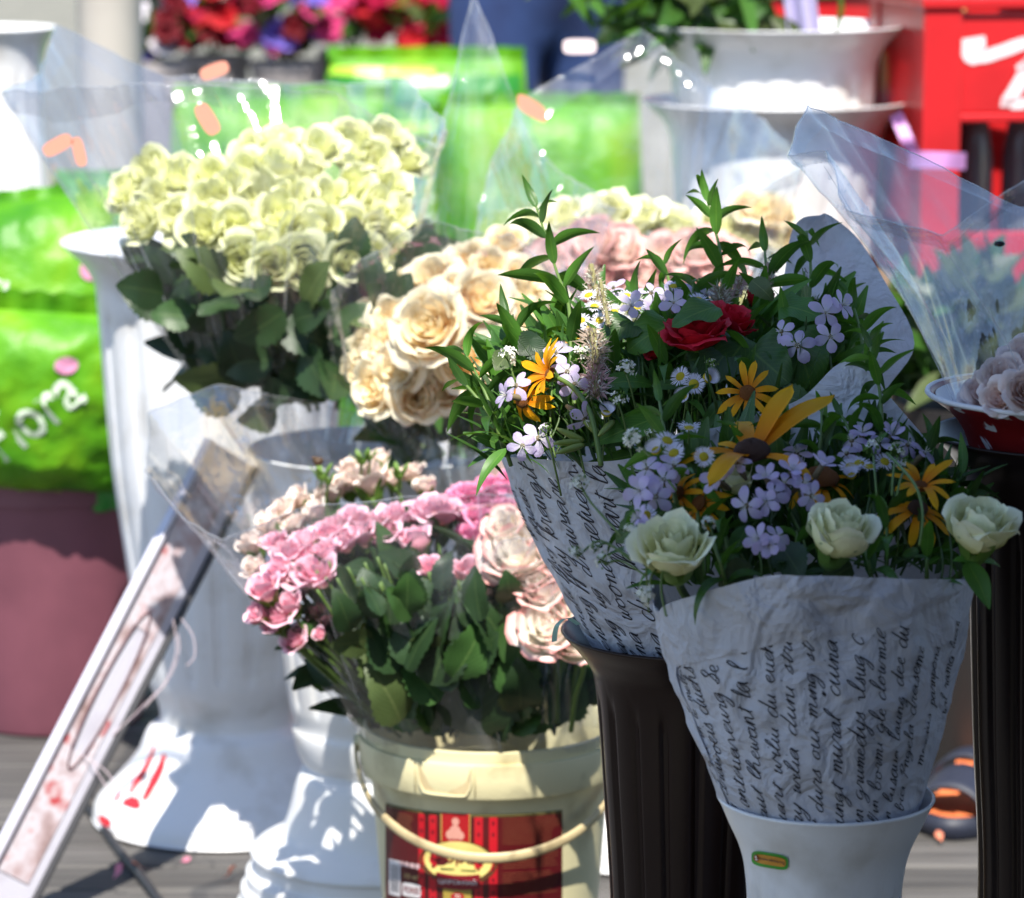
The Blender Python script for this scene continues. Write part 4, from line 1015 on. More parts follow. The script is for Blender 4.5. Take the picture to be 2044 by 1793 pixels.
for k, (u0, v0, u1, v1, r, mm) in enumerate([(1195, 610, 1180, 530, .0095, 'fuzz'), (1190, 730, 1182, 660, .0135, 'fuzz'), (1190, 790, 1188, 735, .0135, 'fuzzp'), (1440, 620, 1436, 575, .011, 'fuzz'), (1520, 600, 1542, 525, .009, 'fuzzp'), (1215, 650, 1198, 560, .006, 'fuzz'), (1470, 590, 1480, 555, .008, 'fuzzp')]):
    fuzz(B2, p2(u0, v0, -.04 if v0 > 640 else .02), p2(u1, v1, -.04 if v0 > 640 else .02), r, M_[mm], k)
for k, (u, v, r) in enumerate([(1015, 712, .0085), (1160, 712, .009), (1250, 738, .0085), (1235, 800, .008), (1140, 830, .006), (1300, 870, .006), (1420, 730, .006), (1090, 860, .006)]):
    alyssum(B2, p2(u, v, -.055), r, (0, -.4, 1), k, [p2(u+10, v+40, -.04), p2(u+30, v+130, .0)], green=.25 if k < 3 else .7)
# seed pods near the paper
M_['pod'] = mat('green_yellow_pod', (.2, .26, .05), .45)
for k, (a, b) in enumerate([((1110, 855), (1165, 880)), ((1105, 885), (1160, 882)), ((1110, 905), (1165, 888)), ((1195, 870), (1225, 840)), ((1160, 835), (1200, 870))]):
    A, B = p2(*a, -.05), p2(*b, -.04)
    add('seed_pod', MB().tube([A, A.lerp(B, .2), A.lerp(B, .6), A.lerp(B, .9), B], [.0008, .0022, .003, .0024, .0012], 7).mesh('seed_pod', M_['pod']), B2)
rn = random.Random(5)
for k in range(26):
    u = rn.uniform(1040, 1500); v = rn.uniform(880, 920)
    tube_part('flower_stem', [p2(u, v, .0), p2(u+rn.uniform(-25, 25), v-60, -.01), p2(u+rn.uniform(-50, 50), v-rn.uniform(100, 170), 0)], .0009, M_['stemd'] if k % 3 else M_['stem'], B2, 5)
# curling gift ribbon at the vase rim
mrb = mat('pale_green_ribbon', (.35, .6, .5), .25, .5, .3)
b = MB(); P = []
for q in cr([at(1150, 1248, 2.8), at(1128, 1235, 2.78), at(1110, 1245, 2.77), at(1103, 1262, 2.77), at(1101, 1282, 2.775)], 5):
    P += [q, q+Vector((.0042, -.001, .001))]
b.quadgrid(P, 2, len(P)//2); add('ribbon_end', b.mesh('ribbon_end', mrb), B2)

# ================================================================== bouquet with ivory roses in the small white vase
B1b = at(1640, 1640, 2.55)
B1 = thing('wildflower_bouquet', 'bouquet of ivory roses and yellow daisies in handwritten paper in the small white vase', 'bouquet', at(1640, 1620, 2.55))
def Y1(v, dy=0): return 2.64-.16*(v-780)/400+dy
def p1(u, v, dy=0): return at(u, v, Y1(v, dy))
tops1 = [(180, 1308, 1212, 2.55), (205, 1345, 1203, 2.50), (225, 1440, 1174, 2.46), (248, 1545, 1148, 2.44), (270, 1630, 1150, 2.435), (300, 1770, 1156, 2.45), (325, 1870, 1157, 2.48), (350, 1932, 1156, 2.53), (5, 1938, 1140, 2.57), (30, 1925, 1000, 2.63), (50, 1870, 905, 2.66), (65, 1780, 800, 2.68), (76, 1690, 722, 2.69), (95, 1590, 800, 2.69), (120, 1440, 850, 2.68), (145, 1335, 885, 2.65), (165, 1305, 1060, 2.6)]
_, SP1 = wrap('paper_wrap', B1, M_['paper'], at(1640, 1625, 2.55), 186*mpp(1625, 2.55), tops1, nv=34, nth=150, bul=.0035, cr1=.0028, cr2=.0042, seed=9)
# folded-over cuff of the sheet
def cuffS(th, s):
    lo = interp([(172, .72), (205, .73), (235, .735), (270, .77), (300, .84), (330, .92), (350, .99)], th)
    t = 1.004-(1.004-lo)*s
    return SP1(th, min(t, 1), .0012+.0022*sin(pi*s)*(1+nz((th*.05, s*2, 0), 1)))+Vector((0, 0, .0006 if s == 0 else 0))
P = [SP1(168+30*j/8+6*sin(i*.35)*(j/8), i/23, .0012+.0008*sin(i*.9)) for i in range(24) for j in range(9)]
add('paper_overlap', MB().quadgrid(P, 9, 24).mesh('paper_overlap', M_['paper']), B1)
P = [cuffS(172+178*j/70, i/9) for i in range(10) for j in range(71)]
add('folded_edge', MB().quadgrid(P, 71, 10).mesh('folded_edge', M_['paper']), B1)
handwriting(B1, SP1, [
    (183, .1, 0, 'lanis paraut', .6), (191, .14, 0, "sil parautic nwl in", .6), (200, .05, 0, "isl frangit in le mellon", .85), (209, -.02, 0, 'cim drawoeis duchs i', 1.05), (221, .0, 0, 'm antcuaxcurg Se mung', 1.1), (233, .05, 0, 'aut lhewant la l dresir', 1.05),
    (245, -.03, 0, 'lhuart wiliu du euche', 1.05), (255, -.05, 0, 'Mary wilia duni stri', 1.1), (267, .0, 0, "nt durs oui ming stri", 1.05), (278, .02, 0, 'vungt mural "cuina di', 1.05), (289, .0, 0, 'eun grumedys xlsug c', 1.0), (299, .05, 0, "l'in bormi gle clowmic", .95), (309, .02, 0, 'un lusaua laung dee du', .95),
    (319, .08, 0, 'bia Pngela draseme', .95), (331, .25, 0, 'mercius parnpons', .8), (342, .45, 0, 'wil rama luan', .75)], .0056, .00072, .172)
def vol1(rnd):
    while True:
        u, v = rnd.uniform(1260, 1960), rnd.uniform(860, 1180)
        if inpoly(u, v, [(1270, 1020), (1330, 930), (1480, 900), (1700, 880), (1850, 930), (1930, 1000), (1930, 1150), (1560, 1140), (1330, 1190)]):
            p = p1(u, v, rnd.uniform(.03, .10)); d = (p-B1b).normalized()+Vector((rnd.gauss(0, .45), rnd.gauss(-.25, .4), rnd.gauss(0, .35))); return p, d
foliage(B1, 'filler_leaves', 560, vol1, (.022, .05), 13, ('leafd', 'leafd', 'leaf'))
for k, (pts, Lf, n) in enumerate([
    ([(1316, 800, -.03), (1326, 860, -.04), (1335, 920, -.04), (1350, 1010, -.02)], .03, 12),
    ([(1735, 665, .03), (1742, 720, .02), (1756, 780, .02), (1760, 860, .02), (1755, 940, .03)], .026, 24),
    ([(1680, 830, .02), (1700, 870, .01), (1720, 930, .01)], .024, 8), ([(1640, 820, .02), (1640, 870, .01), (1630, 930, .01)], .024, 7),
    ([(1860, 880, .02), (1850, 920, .02), (1840, 980, .02)], .026, 8), ([(1930, 930, .03), (1905, 980, .02), (1880, 1050, .02)], .026, 6),
    ([(1385, 940, -.02), (1390, 1000, -.02), (1400, 1080, 0)], .03, 8), ([(1250, 1050, -.02), (1290, 1100, -.02), (1340, 1150, 0)], .026, 8),
    ([(1440, 1010, -.01), (1450, 1080, -.01), (1460, 1150, .01)], .03, 9), ([(1590, 1060, .0), (1590, 1110, 0), (1590, 1160, .02)], .03, 8),
    ([(1770, 1010, -.01), (1770, 1080, -.01), (1770, 1150, .01)], .03, 9), ([(1850, 1080, .0), (1850, 1120, 0), (1850, 1170, .02)], .028, 7),
    ([(1480, 860, .0), (1500, 910, .0), (1510, 960, .0)], .026, 6), ([(1420, 1080, -.02), (1440, 1130, -.02), (1450, 1170, 0)], .028, 8), ([(1720, 1080, -.01), (1735, 1130, -.01), (1740, 1170, .01)], .028, 8),
    ([(1565, 840, .03), (1570, 880, .03), (1580, 940, .03)], .026, 6)]):
    sprig(B1, [p1(*q) for q in pts], Lf*1.15, n, k+61)
for k, (a, b, ms, wk, nr, dy) in enumerate([
    ((1930, 1120), (1978, 1205), LANCE, 1.6, (.2, -1, .3), -.02), ((1350, 1010), (1232, 1065), OVAL, .9, (0, -.9, .5), -.03), ((1560, 1090), (1600, 1150), OVAL, 1.2, (0, -1, .2), -.02), ((1900, 1120), (2005, 1105), LANCE, .8, (0, -.6, 1), -.02),
    ((1700, 1130), (1640, 1165), OVAL, 1.0, (0, -1, .3), .0), ((1500, 1130), (1440, 1165), OVAL, 1.1, (0, -1, .3), -.01), ((1910, 960), (1935, 930), LANCE, 1.0, (0, -1, .3), 0), ((1490, 1050), (1460, 1120), LANCE, 1.6, (0, -1, .2), -.02),
    ((1740, 1100), (1790, 1060), LANCE, 1.4, (0, -1, .3), -.01), ((1800, 1110), (1850, 1090), LANCE, 1.2, (0, -1, .3), -.01)]):
    leafat(B1, p1(*a, dy), p1(*b, dy), ms, wk, nr, k)
rose(B1, 'ivory_rose', 'cup', 'rbud', p1(1352, 1142, -.04), .0300, (-.12, -.42, .85), 21, True)
rose(B1, 'ivory_rose_bud', 'cup', 'rbud', p1(1660, 1112, -.04), .0295, (.22, -.28, .93), 22, True)
rose(B1, 'ivory_rose', 'cup', 'rbud', p1(1945, 1102, -.02), .0300, (.15, -.3, .93), 23, True)
rose(B1, 'ivory_rose', 'bud', 'rbud', p1(1475, 985, .0), .022, (-.25, -.3, .9), 24, True)
for u, v, q in ((1352, 1140, 1400), (1660, 1110, 1650), (1940, 1100, 1860)):
    tube_part('rose_stem', [p1(u, v, -.03), p1(u*.9+q*.1, v+30, .03), p1(q, v+100, .09)], .0032, M_['stem'], B1)
big = p1(1500, 905, -.03)
rudbeckia(B1, big, (-.1, -.3, .95), .044, 0, 'disc', .32, seed=31, tips=[p1(1585, 785, -.02), p1(1668, 812, -.01), p1(1470, 842, .02), p1(1432, 885, -.02), p1(1350, 912, -.04), p1(1415, 945, -.08), p1(1622, 940, -.05)], curls=[3, 3, 0, 0, 1, 1, 1])
rudbeckia(B1, p1(1838, 972, -.03), (.1, -.45, .9), .03, 10, 'disco', .2, .35, 32)
rudbeckia(B1, p1(1832, 1015, -.02), (.1, -.45, .75), .034, 9, 'disc', .22, -.55, 33)
rudbeckia(B1, p1(1640, 955, .0), (.1, -.3, .95), .033, 10, 'disco', .4, -.3, 34)
rudbeckia(B1, p1(1395, 1005, -.02), (-.5, -.4, .4), .025, 10, 'disco', .25, -.5, 35)
rudbeckia(B1, p1(1355, 985, -.02), (-.6, -.4, .3), .022, 10, 'disco', .25, -.3, 36)
for k, (u, v, n_) in enumerate([(1292, 935, (-.4, -.6, .6)), (1325, 958, (-.1, -.9, .4)), (1278, 980, (-.5, -.8, .2)), (1308, 992, (-.2, -.9, .1)), (1345, 930, (.2, -.6, .7)), (1300, 1050, (-.6, -.6, .2)), (1275, 1035, (-.8, -.3, .2)),
        (1530, 955, (-.3, -.6, .7)), (1580, 940, (.1, -.6, .8)), (1604, 965, (.4, -.7, .5)), (1545, 985, (-.3, -.9, .2)), (1620, 990, (.4, -.9, .1)), (1530, 1000, (-.4, -.9, 0)), (1565, 965, (0, -.8, .6)), (1535, 1088, (-.1, -1, .1)), (1552, 1072, (.4, -.7, .4)),
        (1700, 880, (-.3, -.5, .7)), (1722, 865, (.1, -.4, .9)), (1780, 870, (.2, -.5, .8)), (1812, 888, (.4, -.5, .7)), (1690, 905, (-.3, -.7, .5)), (1755, 885, (0, -.6, .8)), (1470, 925, (-.4, -.4, .7)), (1640, 930, (.4, -.3, .8)), (1845, 905, (.6, -.3, .7)),
        (1590, 905, (0, -.5, .9)), (1430, 960, (-.5, -.6, .4)), (1515, 1075, (-.6, -.7, .2)), (1490, 1010, (-.5, -.7, 0))]):
    soapwort(B1, p1(u, v, -.05 if v > 910 and u < 1650 else .0), n_, random.uniform(.0110, .0140), k+90, wilt=.5 if k in (5, 6, 27) else 0)
for k, (u, v, n_, c) in enumerate([(1375, 855, (0, -.2, 1), 0), (1332, 880, (.2, -.5, .8), 0), (1345, 905, (-.3, -.6, .7), 0), (1405, 912, (.1, -.9, .4), 0), (1698, 932, (-.1, -.5, .9), 0), (1735, 932, (0, -.25, 1), 0), (1766, 922, (.2, -.6, .7), 0), (1715, 925, (0, -.4, .9), 0), (1310, 900, (-.4, -.5, .7), 1), (1290, 1030, (-.5, -.8, .3), 0), (1270, 1090, (-.6, -.6, .2), 1), (1790, 935, (.3, -.4, .8), 1), (1700, 950, (-.2, -.5, .8), 1)]):
    fleabane(B1, p1(u, v, -.05 if u < 1500 else 0), n_, random.uniform(.0085, .010), bool(c))
for k, (u, v, r, st) in enumerate([(1160, 970, .0085, [(1185, 1010), (1240, 1070)]), (1150, 1105, .006, [(1200, 1080), (1260, 1120)]), (1185, 1095, .005, [(1210, 1085), (1270, 1120)]), (1205, 1120, .007, [(1240, 1120), (1290, 1150)]), (1270, 880, .0095, [(1300, 915), (1350, 980)]), (1320, 1130, .006, [(1320, 1180), (1330, 1230)]), (1290, 1190, .008, [(1300, 1150), (1320, 1130)]), (1415, 1045, .006, [(1425, 1080), (1440, 1130)]), (1740, 900, .008, [(1745, 930), (1750, 990)]), (1790, 905, .008, [(1785, 930), (1780, 990)]), (1810, 930, .007, [(1800, 950), (1790, 990)]), (1260, 1060, .006, [(1290, 1080), (1320, 1130)])]):
    alyssum(B1, p1(u, v, -.06 if u < 1500 else -.01), r, (-.4, -.4, .9), k+30, [p1(a, q, -.05) for a, q in st], green=.3 if k in (0, 4, 6, 7) else .6)
tube_part('trailing_stem', [p1(1770, 905, -.02), p1(1800, 935, -.06), p1(1830, 975, -.075), p1(1842, 1030, -.075), p1(1835, 1090, -.06)], .0011, M_['stem'], B1)
for k in range(30):
    u = rn.uniform(1340, 1900); v = rn.uniform(1110, 1170)
    tube_part('flower_stem', [p1(u, v, .01), p1(u+rn.uniform(-25, 25), v-50, .0), p1(u+rn.uniform(-50, 50), v-rn.uniform(90, 150), .01)], .001, M_['stemd'] if k % 3 else M_['stem'], B1, 5)

# ================================================================== pink spray roses in the bucket
B3b = at(960, 1640, 3.55)
B3 = thing('rose_bouquet', 'pink spray rose bouquet in clear cellophane in the cream bucket', 'bouquet', at(930, 1500, 3.55))
def Y3(u, v, dy=0): return 3.60-.20*max(0, min(1, (v-930)/250))+.065*max(0, min(1.2, (v-1240)/200))+dy
def p3(u, v, dy=0): return at(u, v, Y3(u, v, dy))
SRr = []
def spray(lst, mn, kind, name, dz=0, parent=None, bind=None, sep=True):
    for k, (u, v, r) in enumerate(lst):
        p = p3(u, v, dz); d = (p-(bind or B3b)).normalized()+Vector((random.gauss(0, .12), -.08+random.gauss(0, .16), random.gauss(.05, .12)))
        dn = d.normalized(); R = r*mpp(v, 3.5)*1.34
        rose(parent or B3, name, kind if k % 3 else ('open' if kind == 'bud' else kind), mn, p-dn*R*.45, R, dn, k*7+int(u), sep, stem_to=p.lerp(bind or B3b, .55)+Vector((0, .02, 0)))
spray([(655, 990, 36), (600, 1000, 30), (735, 968, 48), (566, 1020, 32), (700, 940, 28), (760, 920, 26), (690, 968, 36), (540, 1050, 32), (632, 1030, 32), (820, 945, 28), (506, 1092, 32), (512, 1140, 30), (590, 1050, 30), (850, 975, 26), (785, 960, 26)], 'rpeach', 'bud', 'pale_peach_rose', .03)
spray([(660, 1062, 38), (705, 1048, 36), (612, 1090, 34), (645, 1112, 36), (576, 1112, 34), (552, 1090, 30), (742, 1052, 36), (790, 1042, 36), (838, 1032, 34), (872, 1024, 46), (722, 1076, 34), (832, 1088, 38), (855, 1132, 26), (930, 1145, 30), (560, 1142, 30), (602, 1150, 32), (637, 1152, 42), (530, 1182, 36), (556, 1228, 32), (518, 1228, 26), (582, 1212, 28), (590, 1278, 26), (640, 1268, 15), (545, 1252, 22), (770, 1072, 32), (620, 1120, 30), (690, 1090, 30)], 'rpink', 'bud', 'pink_rose')
spray([(935, 990, 36), (966, 1002, 36), (1000, 986, 36), (1012, 1020, 34), (960, 1040, 34), (932, 1030, 32), (905, 1002, 32), (1022, 962, 30), (975, 970, 30), (940, 1070, 30), (990, 1050, 30)], 'rhot', 'open', 'strong_pink_rose', .03)
for k, (u, v, r) in enumerate([(642, 948, 18), (722, 918, 16), (796, 946, 17), (738, 912, 12), (655, 960, 12)]):
    p = p3(u, v, -.02); R = r*mpp(v, 3.5)*2.0
    o = add('green_rose_bud', CAL, B3, frame(p, (random.gauss(0, .15), -.1, 1), None, R))
    tube_part('stem', [p-Vector((0, 0, R*.3)), p+Vector((.004, .01, -.05)), p.lerp(B3b, .5)], .0014, M_['stem'], B3)
for k, (a, b, mi_, wk) in enumerate([((770, 1340), (705, 1215), 4, 1.25), ((930, 1465), (975, 1270), 4, 1.2), ((830, 1330), (905, 1225), 2, 1.1), ((880, 1330), (850, 1215), 2, 1.0), ((800, 1440), (730, 1330), 5, 1.2), ((850, 1450), (790, 1350), 3, 1.2), ((960, 1240), (905, 1150), 2, 1.1), ((1010, 1300), (975, 1200), 2, 1.1),
        ((900, 1380), (870, 1300), 3, 1.2), ((1020, 1440), (1010, 1330), 2, 1.2), ((980, 1470), (1010, 1390), 0, 1.2), ((900, 1460), (840, 1400), 4, 1.1), ((760, 1230), (720, 1170), 2, 1.1), ((700, 1260), (655, 1200), 3, 1.0), ((830, 1220), (790, 1150), 2, 1.0), ((880, 1180), (920, 1110), 2, 1.0), ((1040, 1420), (1060, 1340), 3, 1.1), ((870, 1470), (900, 1400), 5, 1.2), ((940, 1330), (1000, 1260), 3, 1.1)]):
    A_, B_ = p3(*a, -.01-(k*37 % 50)*.001), p3(*b, -.02-(k*53 % 50)*.001); l_ = (B_-A_).length
    add('rose_leaf', OVAL[(mi_, 3, 2, 3)[k % 4]], B3, frame(A_, B_-A_+Vector((random.gauss(0, .01), random.gauss(0, .02), .02)), (random.gauss(0, .7), -1, random.gauss(.2, .5)), l_*1.05, l_*wk*.86))
for k in range(26):
    u, v = random.uniform(770, 1060), random.uniform(1330, 1470); p = p3(u, v, -.055+random.uniform(0, .03)); l_ = random.uniform(.05, .08)
    add('rose_leaf', OVAL[(0, 4, 2, 0, 3, 1)[k % 6]], B3, frame(p, ((u-930)*.0015+random.gauss(0, .3), random.gauss(.05, .12), random.gauss(.8, .2)), (random.gauss(0, .5), -1, random.gauss(.1, .3)), l_))
for k in range(40):
    p = p3(random.uniform(710, 1040), random.uniform(1180, 1330), random.uniform(-.03, .02)); l_ = random.uniform(.028, .05)
    add('rose_leaf', OVAL[(2, 3, 0, 2, 3, 4)[k % 6]], B3, frame(p, (random.gauss(-.1, .5), random.gauss(-.1, .4), random.gauss(.6, .4)), (random.gauss(0, .7), -1, random.gauss(.1, .5)), l_))
for k in range(26):
    u, v = random.uniform(590, 1010), random.uniform(1110, 1180); p = p3(u, v, -.02)
    tube_part('rose_stem', [p, p.lerp(B3b, .25)+Vector((0, -.012, 0)), p.lerp(B3b, .6)+Vector((0, .01, 0))], .0016, M_['stem'], B3)
def vol3(rnd):
    while True:
        u, v = rnd.uniform(560, 1080), rnd.uniform(1090, 1480)
        if inpoly(u, v, [(560, 1180), (700, 1090), (900, 1070), (1060, 1090), (1080, 1470), (760, 1470), (620, 1330)]):
            p = p3(u, v, rnd.uniform(.03, .12)); return p, (p-B3b).normalized()+Vector((rnd.gauss(0, .5), rnd.gauss(-.2, .4), rnd.gauss(0, .4)))
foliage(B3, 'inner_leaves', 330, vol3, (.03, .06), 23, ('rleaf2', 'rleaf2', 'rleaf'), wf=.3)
_, SF3 = wrap('cellophane', B3, M_['film'], at(965, 1475, 3.55), 222*mpp(1475, 3.55),
    [(180, 296, 938, 3.50), (160, 300, 820, 3.58), (148, 440, 770, 3.66), (120, 640, 805, 3.72), (90, 830, 862, 3.75), (50, 930, 900, 3.72), (10, 1130, 940, 3.62), (335, 1120, 1010, 3.48), (300, 1010, 985, 3.38), (270, 800, 990, 3.33), (240, 600, 1015, 3.34), (215, 450, 1080, 3.40), (195, 370, 1030, 3.45)],
    nv=30, nth=110, bul=-.004, cr1=.003, cr2=.002, seed=14, linear=True, fold=.003, nf=7)
add_glint_beads(SF3, B3, 120, 180, 340, .1, .95, 3, .0006, .0014)

# coral-edged roses beside them
B4b = at(1130, 1620, 3.5)
B4 = thing('rose_bouquet', 'white roses with coral edges in cellophane beside the pink roses', 'bouquet', at(1120, 1500, 3.52))
for k, (u, v, r) in enumerate([(1010, 1055, 42), (1035, 1105, 66), (1088, 1185, 56), (1095, 1255, 58), (1150, 1290, 48), (1150, 1210, 52), (1120, 1110, 56), (1060, 1145, 50)]):
    p = at(u, v, 3.42-.0003*(v-1050)); d = (p-B4b).normalized()+Vector((-.25, -.4, .1)); R = r*mpp(v, 3.4)*1.1; dn = d.normalized(); R *= 1.15
    rose(B4, 'coral_edged_rose', 'full' if k % 2 else 'big', 'rcoral', p-dn*R*.4, R, dn, k+200, False, stem_to=p.lerp(B4b, .5))
for k in range(14):
    a = at(random.uniform(1040, 1170), random.uniform(1340, 1460), 3.46); add('rose_leaf', OVAL[k % 6], B4, frame(a, (random.gauss(0, .5), random.gauss(-.2, .3), .8), (0, -1, .3), random.uniform(.05, .075)))
_, SF4 = wrap('cellophane', B4, M_['film'], at(1120, 1475, 3.5), 105*mpp(1475, 3.5), [(180, 968, 1120, 3.42), (150, 960, 980, 3.5), (90, 1090, 950, 3.58), (30, 1250, 1000, 3.55), (330, 1260, 1080, 3.42), (270, 1110, 1060, 3.34), (220, 1010, 1080, 3.36)],
    nv=22, nth=80, bul=.01, cr1=.003, cr2=.003, seed=17, linear=True, fold=.004, nf=11)

# ================================================================== pale yellow roses (left), cream roses, back roses
E_poly = [(215, 378), (300, 312), (420, 312), (480, 335), (520, 275), (600, 258), (700, 252), (790, 262), (840, 312), (838, 400), (822, 500), (745, 560), (700, 545), (620, 585), (550, 555), (480, 540), (400, 500), (330, 490), (270, 450), (225, 402)]
B5b = at(640, 960, 3.87)
B5 = thing('rose_bouquet', 'large bouquet of pale yellow roses with coral tags on its cellophane', 'bouquet', at(660, 930, 3.87))
rs = random.Random(4); placed = []
tries = 0
while len(placed) < 64 and tries < 6000:
    tries += 1
    u, v = rs.uniform(215, 840), rs.uniform(255, 585)
    if not inpoly(528+(u-528)*1.09, 405+(v-405)*1.14, E_poly): continue
    if all((u-a)**2+((v-c)*1.0)**2 > 46**2 for a, c in placed): placed.append((u, v))
for k, (u, v) in enumerate(placed):
    dx, dv = (u-540)/320, (v-250)/330
    Y = 3.92-.22*dv+.10*dx*dx; p = at(u, v, Y); d = Vector((dx*.7+rs.gauss(0, .16), -.45-.3*dv+rs.gauss(0, .12), .95-.95*dv+rs.gauss(0, .14))).normalized()
    R = rs.uniform(50, 60)*mpp(v, Y)
    rose(B5, 'pale_yellow_rose', ('full', 'big', 'cup', 'full')[k % 4], 'rwhite', p-d*R*.4, R, d, k+300, False, stem_to=(p.lerp(B5b, .7)+Vector((0, .05, 0))) if k % 3 == 0 else None, skip=.12)
def vol5(rnd):
    while True:
        u, v = rnd.uniform(320, 830), rnd.uniform(470, 800)
        if inpoly(u, v, [(300, 470), (560, 540), (830, 480), (800, 640), (690, 760), (560, 800), (420, 780), (370, 660)]):
            p = at(u, v, 3.83+rnd.uniform(0, .10)); return p, (p-B5b).normalized()+Vector((rnd.gauss(0, .6), rnd.gauss(-.3, .4), rnd.gauss(0, .5)))
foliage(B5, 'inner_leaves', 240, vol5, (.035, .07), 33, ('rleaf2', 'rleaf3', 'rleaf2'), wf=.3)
for k in range(96):
    p, d = vol5(rs); q = rs.uniform(.05, .13); add('rose_leaf', OVAL[(2, 3, 0, 3, 5, 2)[k % 6]], B5, frame(p-Vector((0, q, 0)), d, (rs.gauss(0, .5), -1, rs.gauss(.1, .3)), rs.uniform(.04, .07)))
for k in range(34):
    u, v = rs.uniform(470, 770), rs.uniform(560, 730); p = at(u, v, rs.uniform(3.70, 3.77))
    add('rose_leaf', OVAL[(2, 3, 0, 3, 4, 2)[k % 6]], B5, frame(p, ((u-620)*.003+rs.gauss(0, .5), rs.gauss(-.2, .3), rs.gauss(.1, .5)), (rs.gauss(0, .5), -1, rs.gauss(.2, .3)), rs.uniform(.04, .07)))
_, SF5 = wrap('cellophane', B5, M_['film2'], at(600, 900, 3.85), 110*mpp(900, 3.85),
    [(180, 2, 186, 3.80), (205, 110, 178, 3.72), (235, 260, 168, 3.66), (270, 440, 166, 3.64), (305, 650, 180, 3.68), (340, 868, 292, 3.78), (10, 880, 240, 3.9), (50, 800, 160, 4.05), (90, 560, 165, 4.12), (120, 330, 150, 4.1), (140, 118, 42, 4.02), (160, 90, 150, 3.92)],
    nv=30, nth=120, bul=.0, cr1=.003, cr2=.003, seed=24, linear=True, fold=.006, nf=10)
add_glint_beads(SF5, B5, 60, 200, 345, .5, .98, 5, .0006, .0016)
mtag = mat('coral_paper_tag', (.86, .36, .26), .9, .0, .2)
for k, (u, v, rx, ry, rot, Y) in enumerate([(115, 290, 32, 15, .5, 3.70), (158, 303, 30, 12, -1.35, 3.70), (414, 238, 34, 17, -1.05, 3.63), (428, 141, 30, 14, .35, 4.03)]):
    s = mpp(v, Y); C = at(u, v, Y); vs, fs = ell2(0, 0, rx*s, ry*s, 24, 3.2)
    m_ = mesh('price_tag', [C+Vector((x*cos(rot)-y*sin(rot), 0, x*sin(rot)+y*cos(rot))) for x, y in vs], fs, mtag, smooth=False)
    o = add('price_tag', m_, B5)

B6b = at(900, 980, 3.84)
B6 = thing('rose_bouquet', 'bouquet of large cream and apricot roses in crinkled cellophane', 'bouquet', at(890, 930, 3.84))
for k, (u, v, r, Y) in enumerate([(752, 775, 62, 3.66), (735, 700, 58, 3.70), (860, 655, 86, 3.60), (795, 735, 60, 3.65), (868, 560, 64, 3.74), (960, 600, 72, 3.68), (930, 725, 70, 3.63), (1000, 690, 66, 3.69), (830, 795, 56, 3.64), (790, 640, 60, 3.70), (1045, 570, 64, 3.76), (890, 780, 56, 3.64), (1040, 640, 62, 3.73), (950, 525, 58, 3.80), (815, 580, 56, 3.75), (905, 600, 62, 3.70), (985, 540, 58, 3.79), (740, 640, 50, 3.74), (1085, 620, 58, 3.78), (775, 690, 56, 3.68), (985, 760, 56, 3.66), (1050, 710, 58, 3.72), (1010, 490, 54, 3.84), (720, 745, 50, 3.70)]):
    p = at(u, v, Y); d = Vector(((u-920)/200*.6+random.gauss(0, .2), -.7+random.gauss(0, .15), .4-(v-650)/180*.55+random.gauss(0, .15))).normalized(); R = r*mpp(v, Y)*.94
    rose(B6, 'cream_rose', 'full', 'rcream', p-d*R*.45, R, d, k+400, False, stem_to=p.lerp(B6b, .7)+Vector((0, .03, 0)))
def vol6(rnd): p = at(rnd.uniform(770, 1060), rnd.uniform(780, 900), 3.74+rnd.uniform(0, .1)); return p, Vector((rnd.gauss(0, .6), rnd.gauss(-.3, .4), rnd.gauss(.4, .5)))
foliage(B6, 'inner_leaves', 90, vol6, (.03, .06), 43, ('leafd', 'leafo'), wf=.3)
_, SF6 = wrap('cellophane', B6, M_['film2'], at(890, 960, 3.8), 55*mpp(960, 3.8),
    [(180, 668, 640, 3.70), (150, 640, 480, 3.85), (120, 880, 280, 4.0), (90, 945, -20, 4.05), (60, 1060, 300, 4.0), (20, 1215, 415, 3.95), (340, 1130, 560, 3.75), (300, 1010, 470, 3.6), (270, 860, 440, 3.55), (230, 720, 520, 3.58)],
    nv=30, nth=100, bul=.02, cr1=.004, cr2=.005, seed=31, linear=True, fold=.007, nf=12)
add_glint_beads(SF6, B6, 110, 180, 360, .15, .98, 7, .0006, .0016)
add_glint_beads(SF6, B6, 60, 30, 130, .5, .98, 8, .0006, .0016)

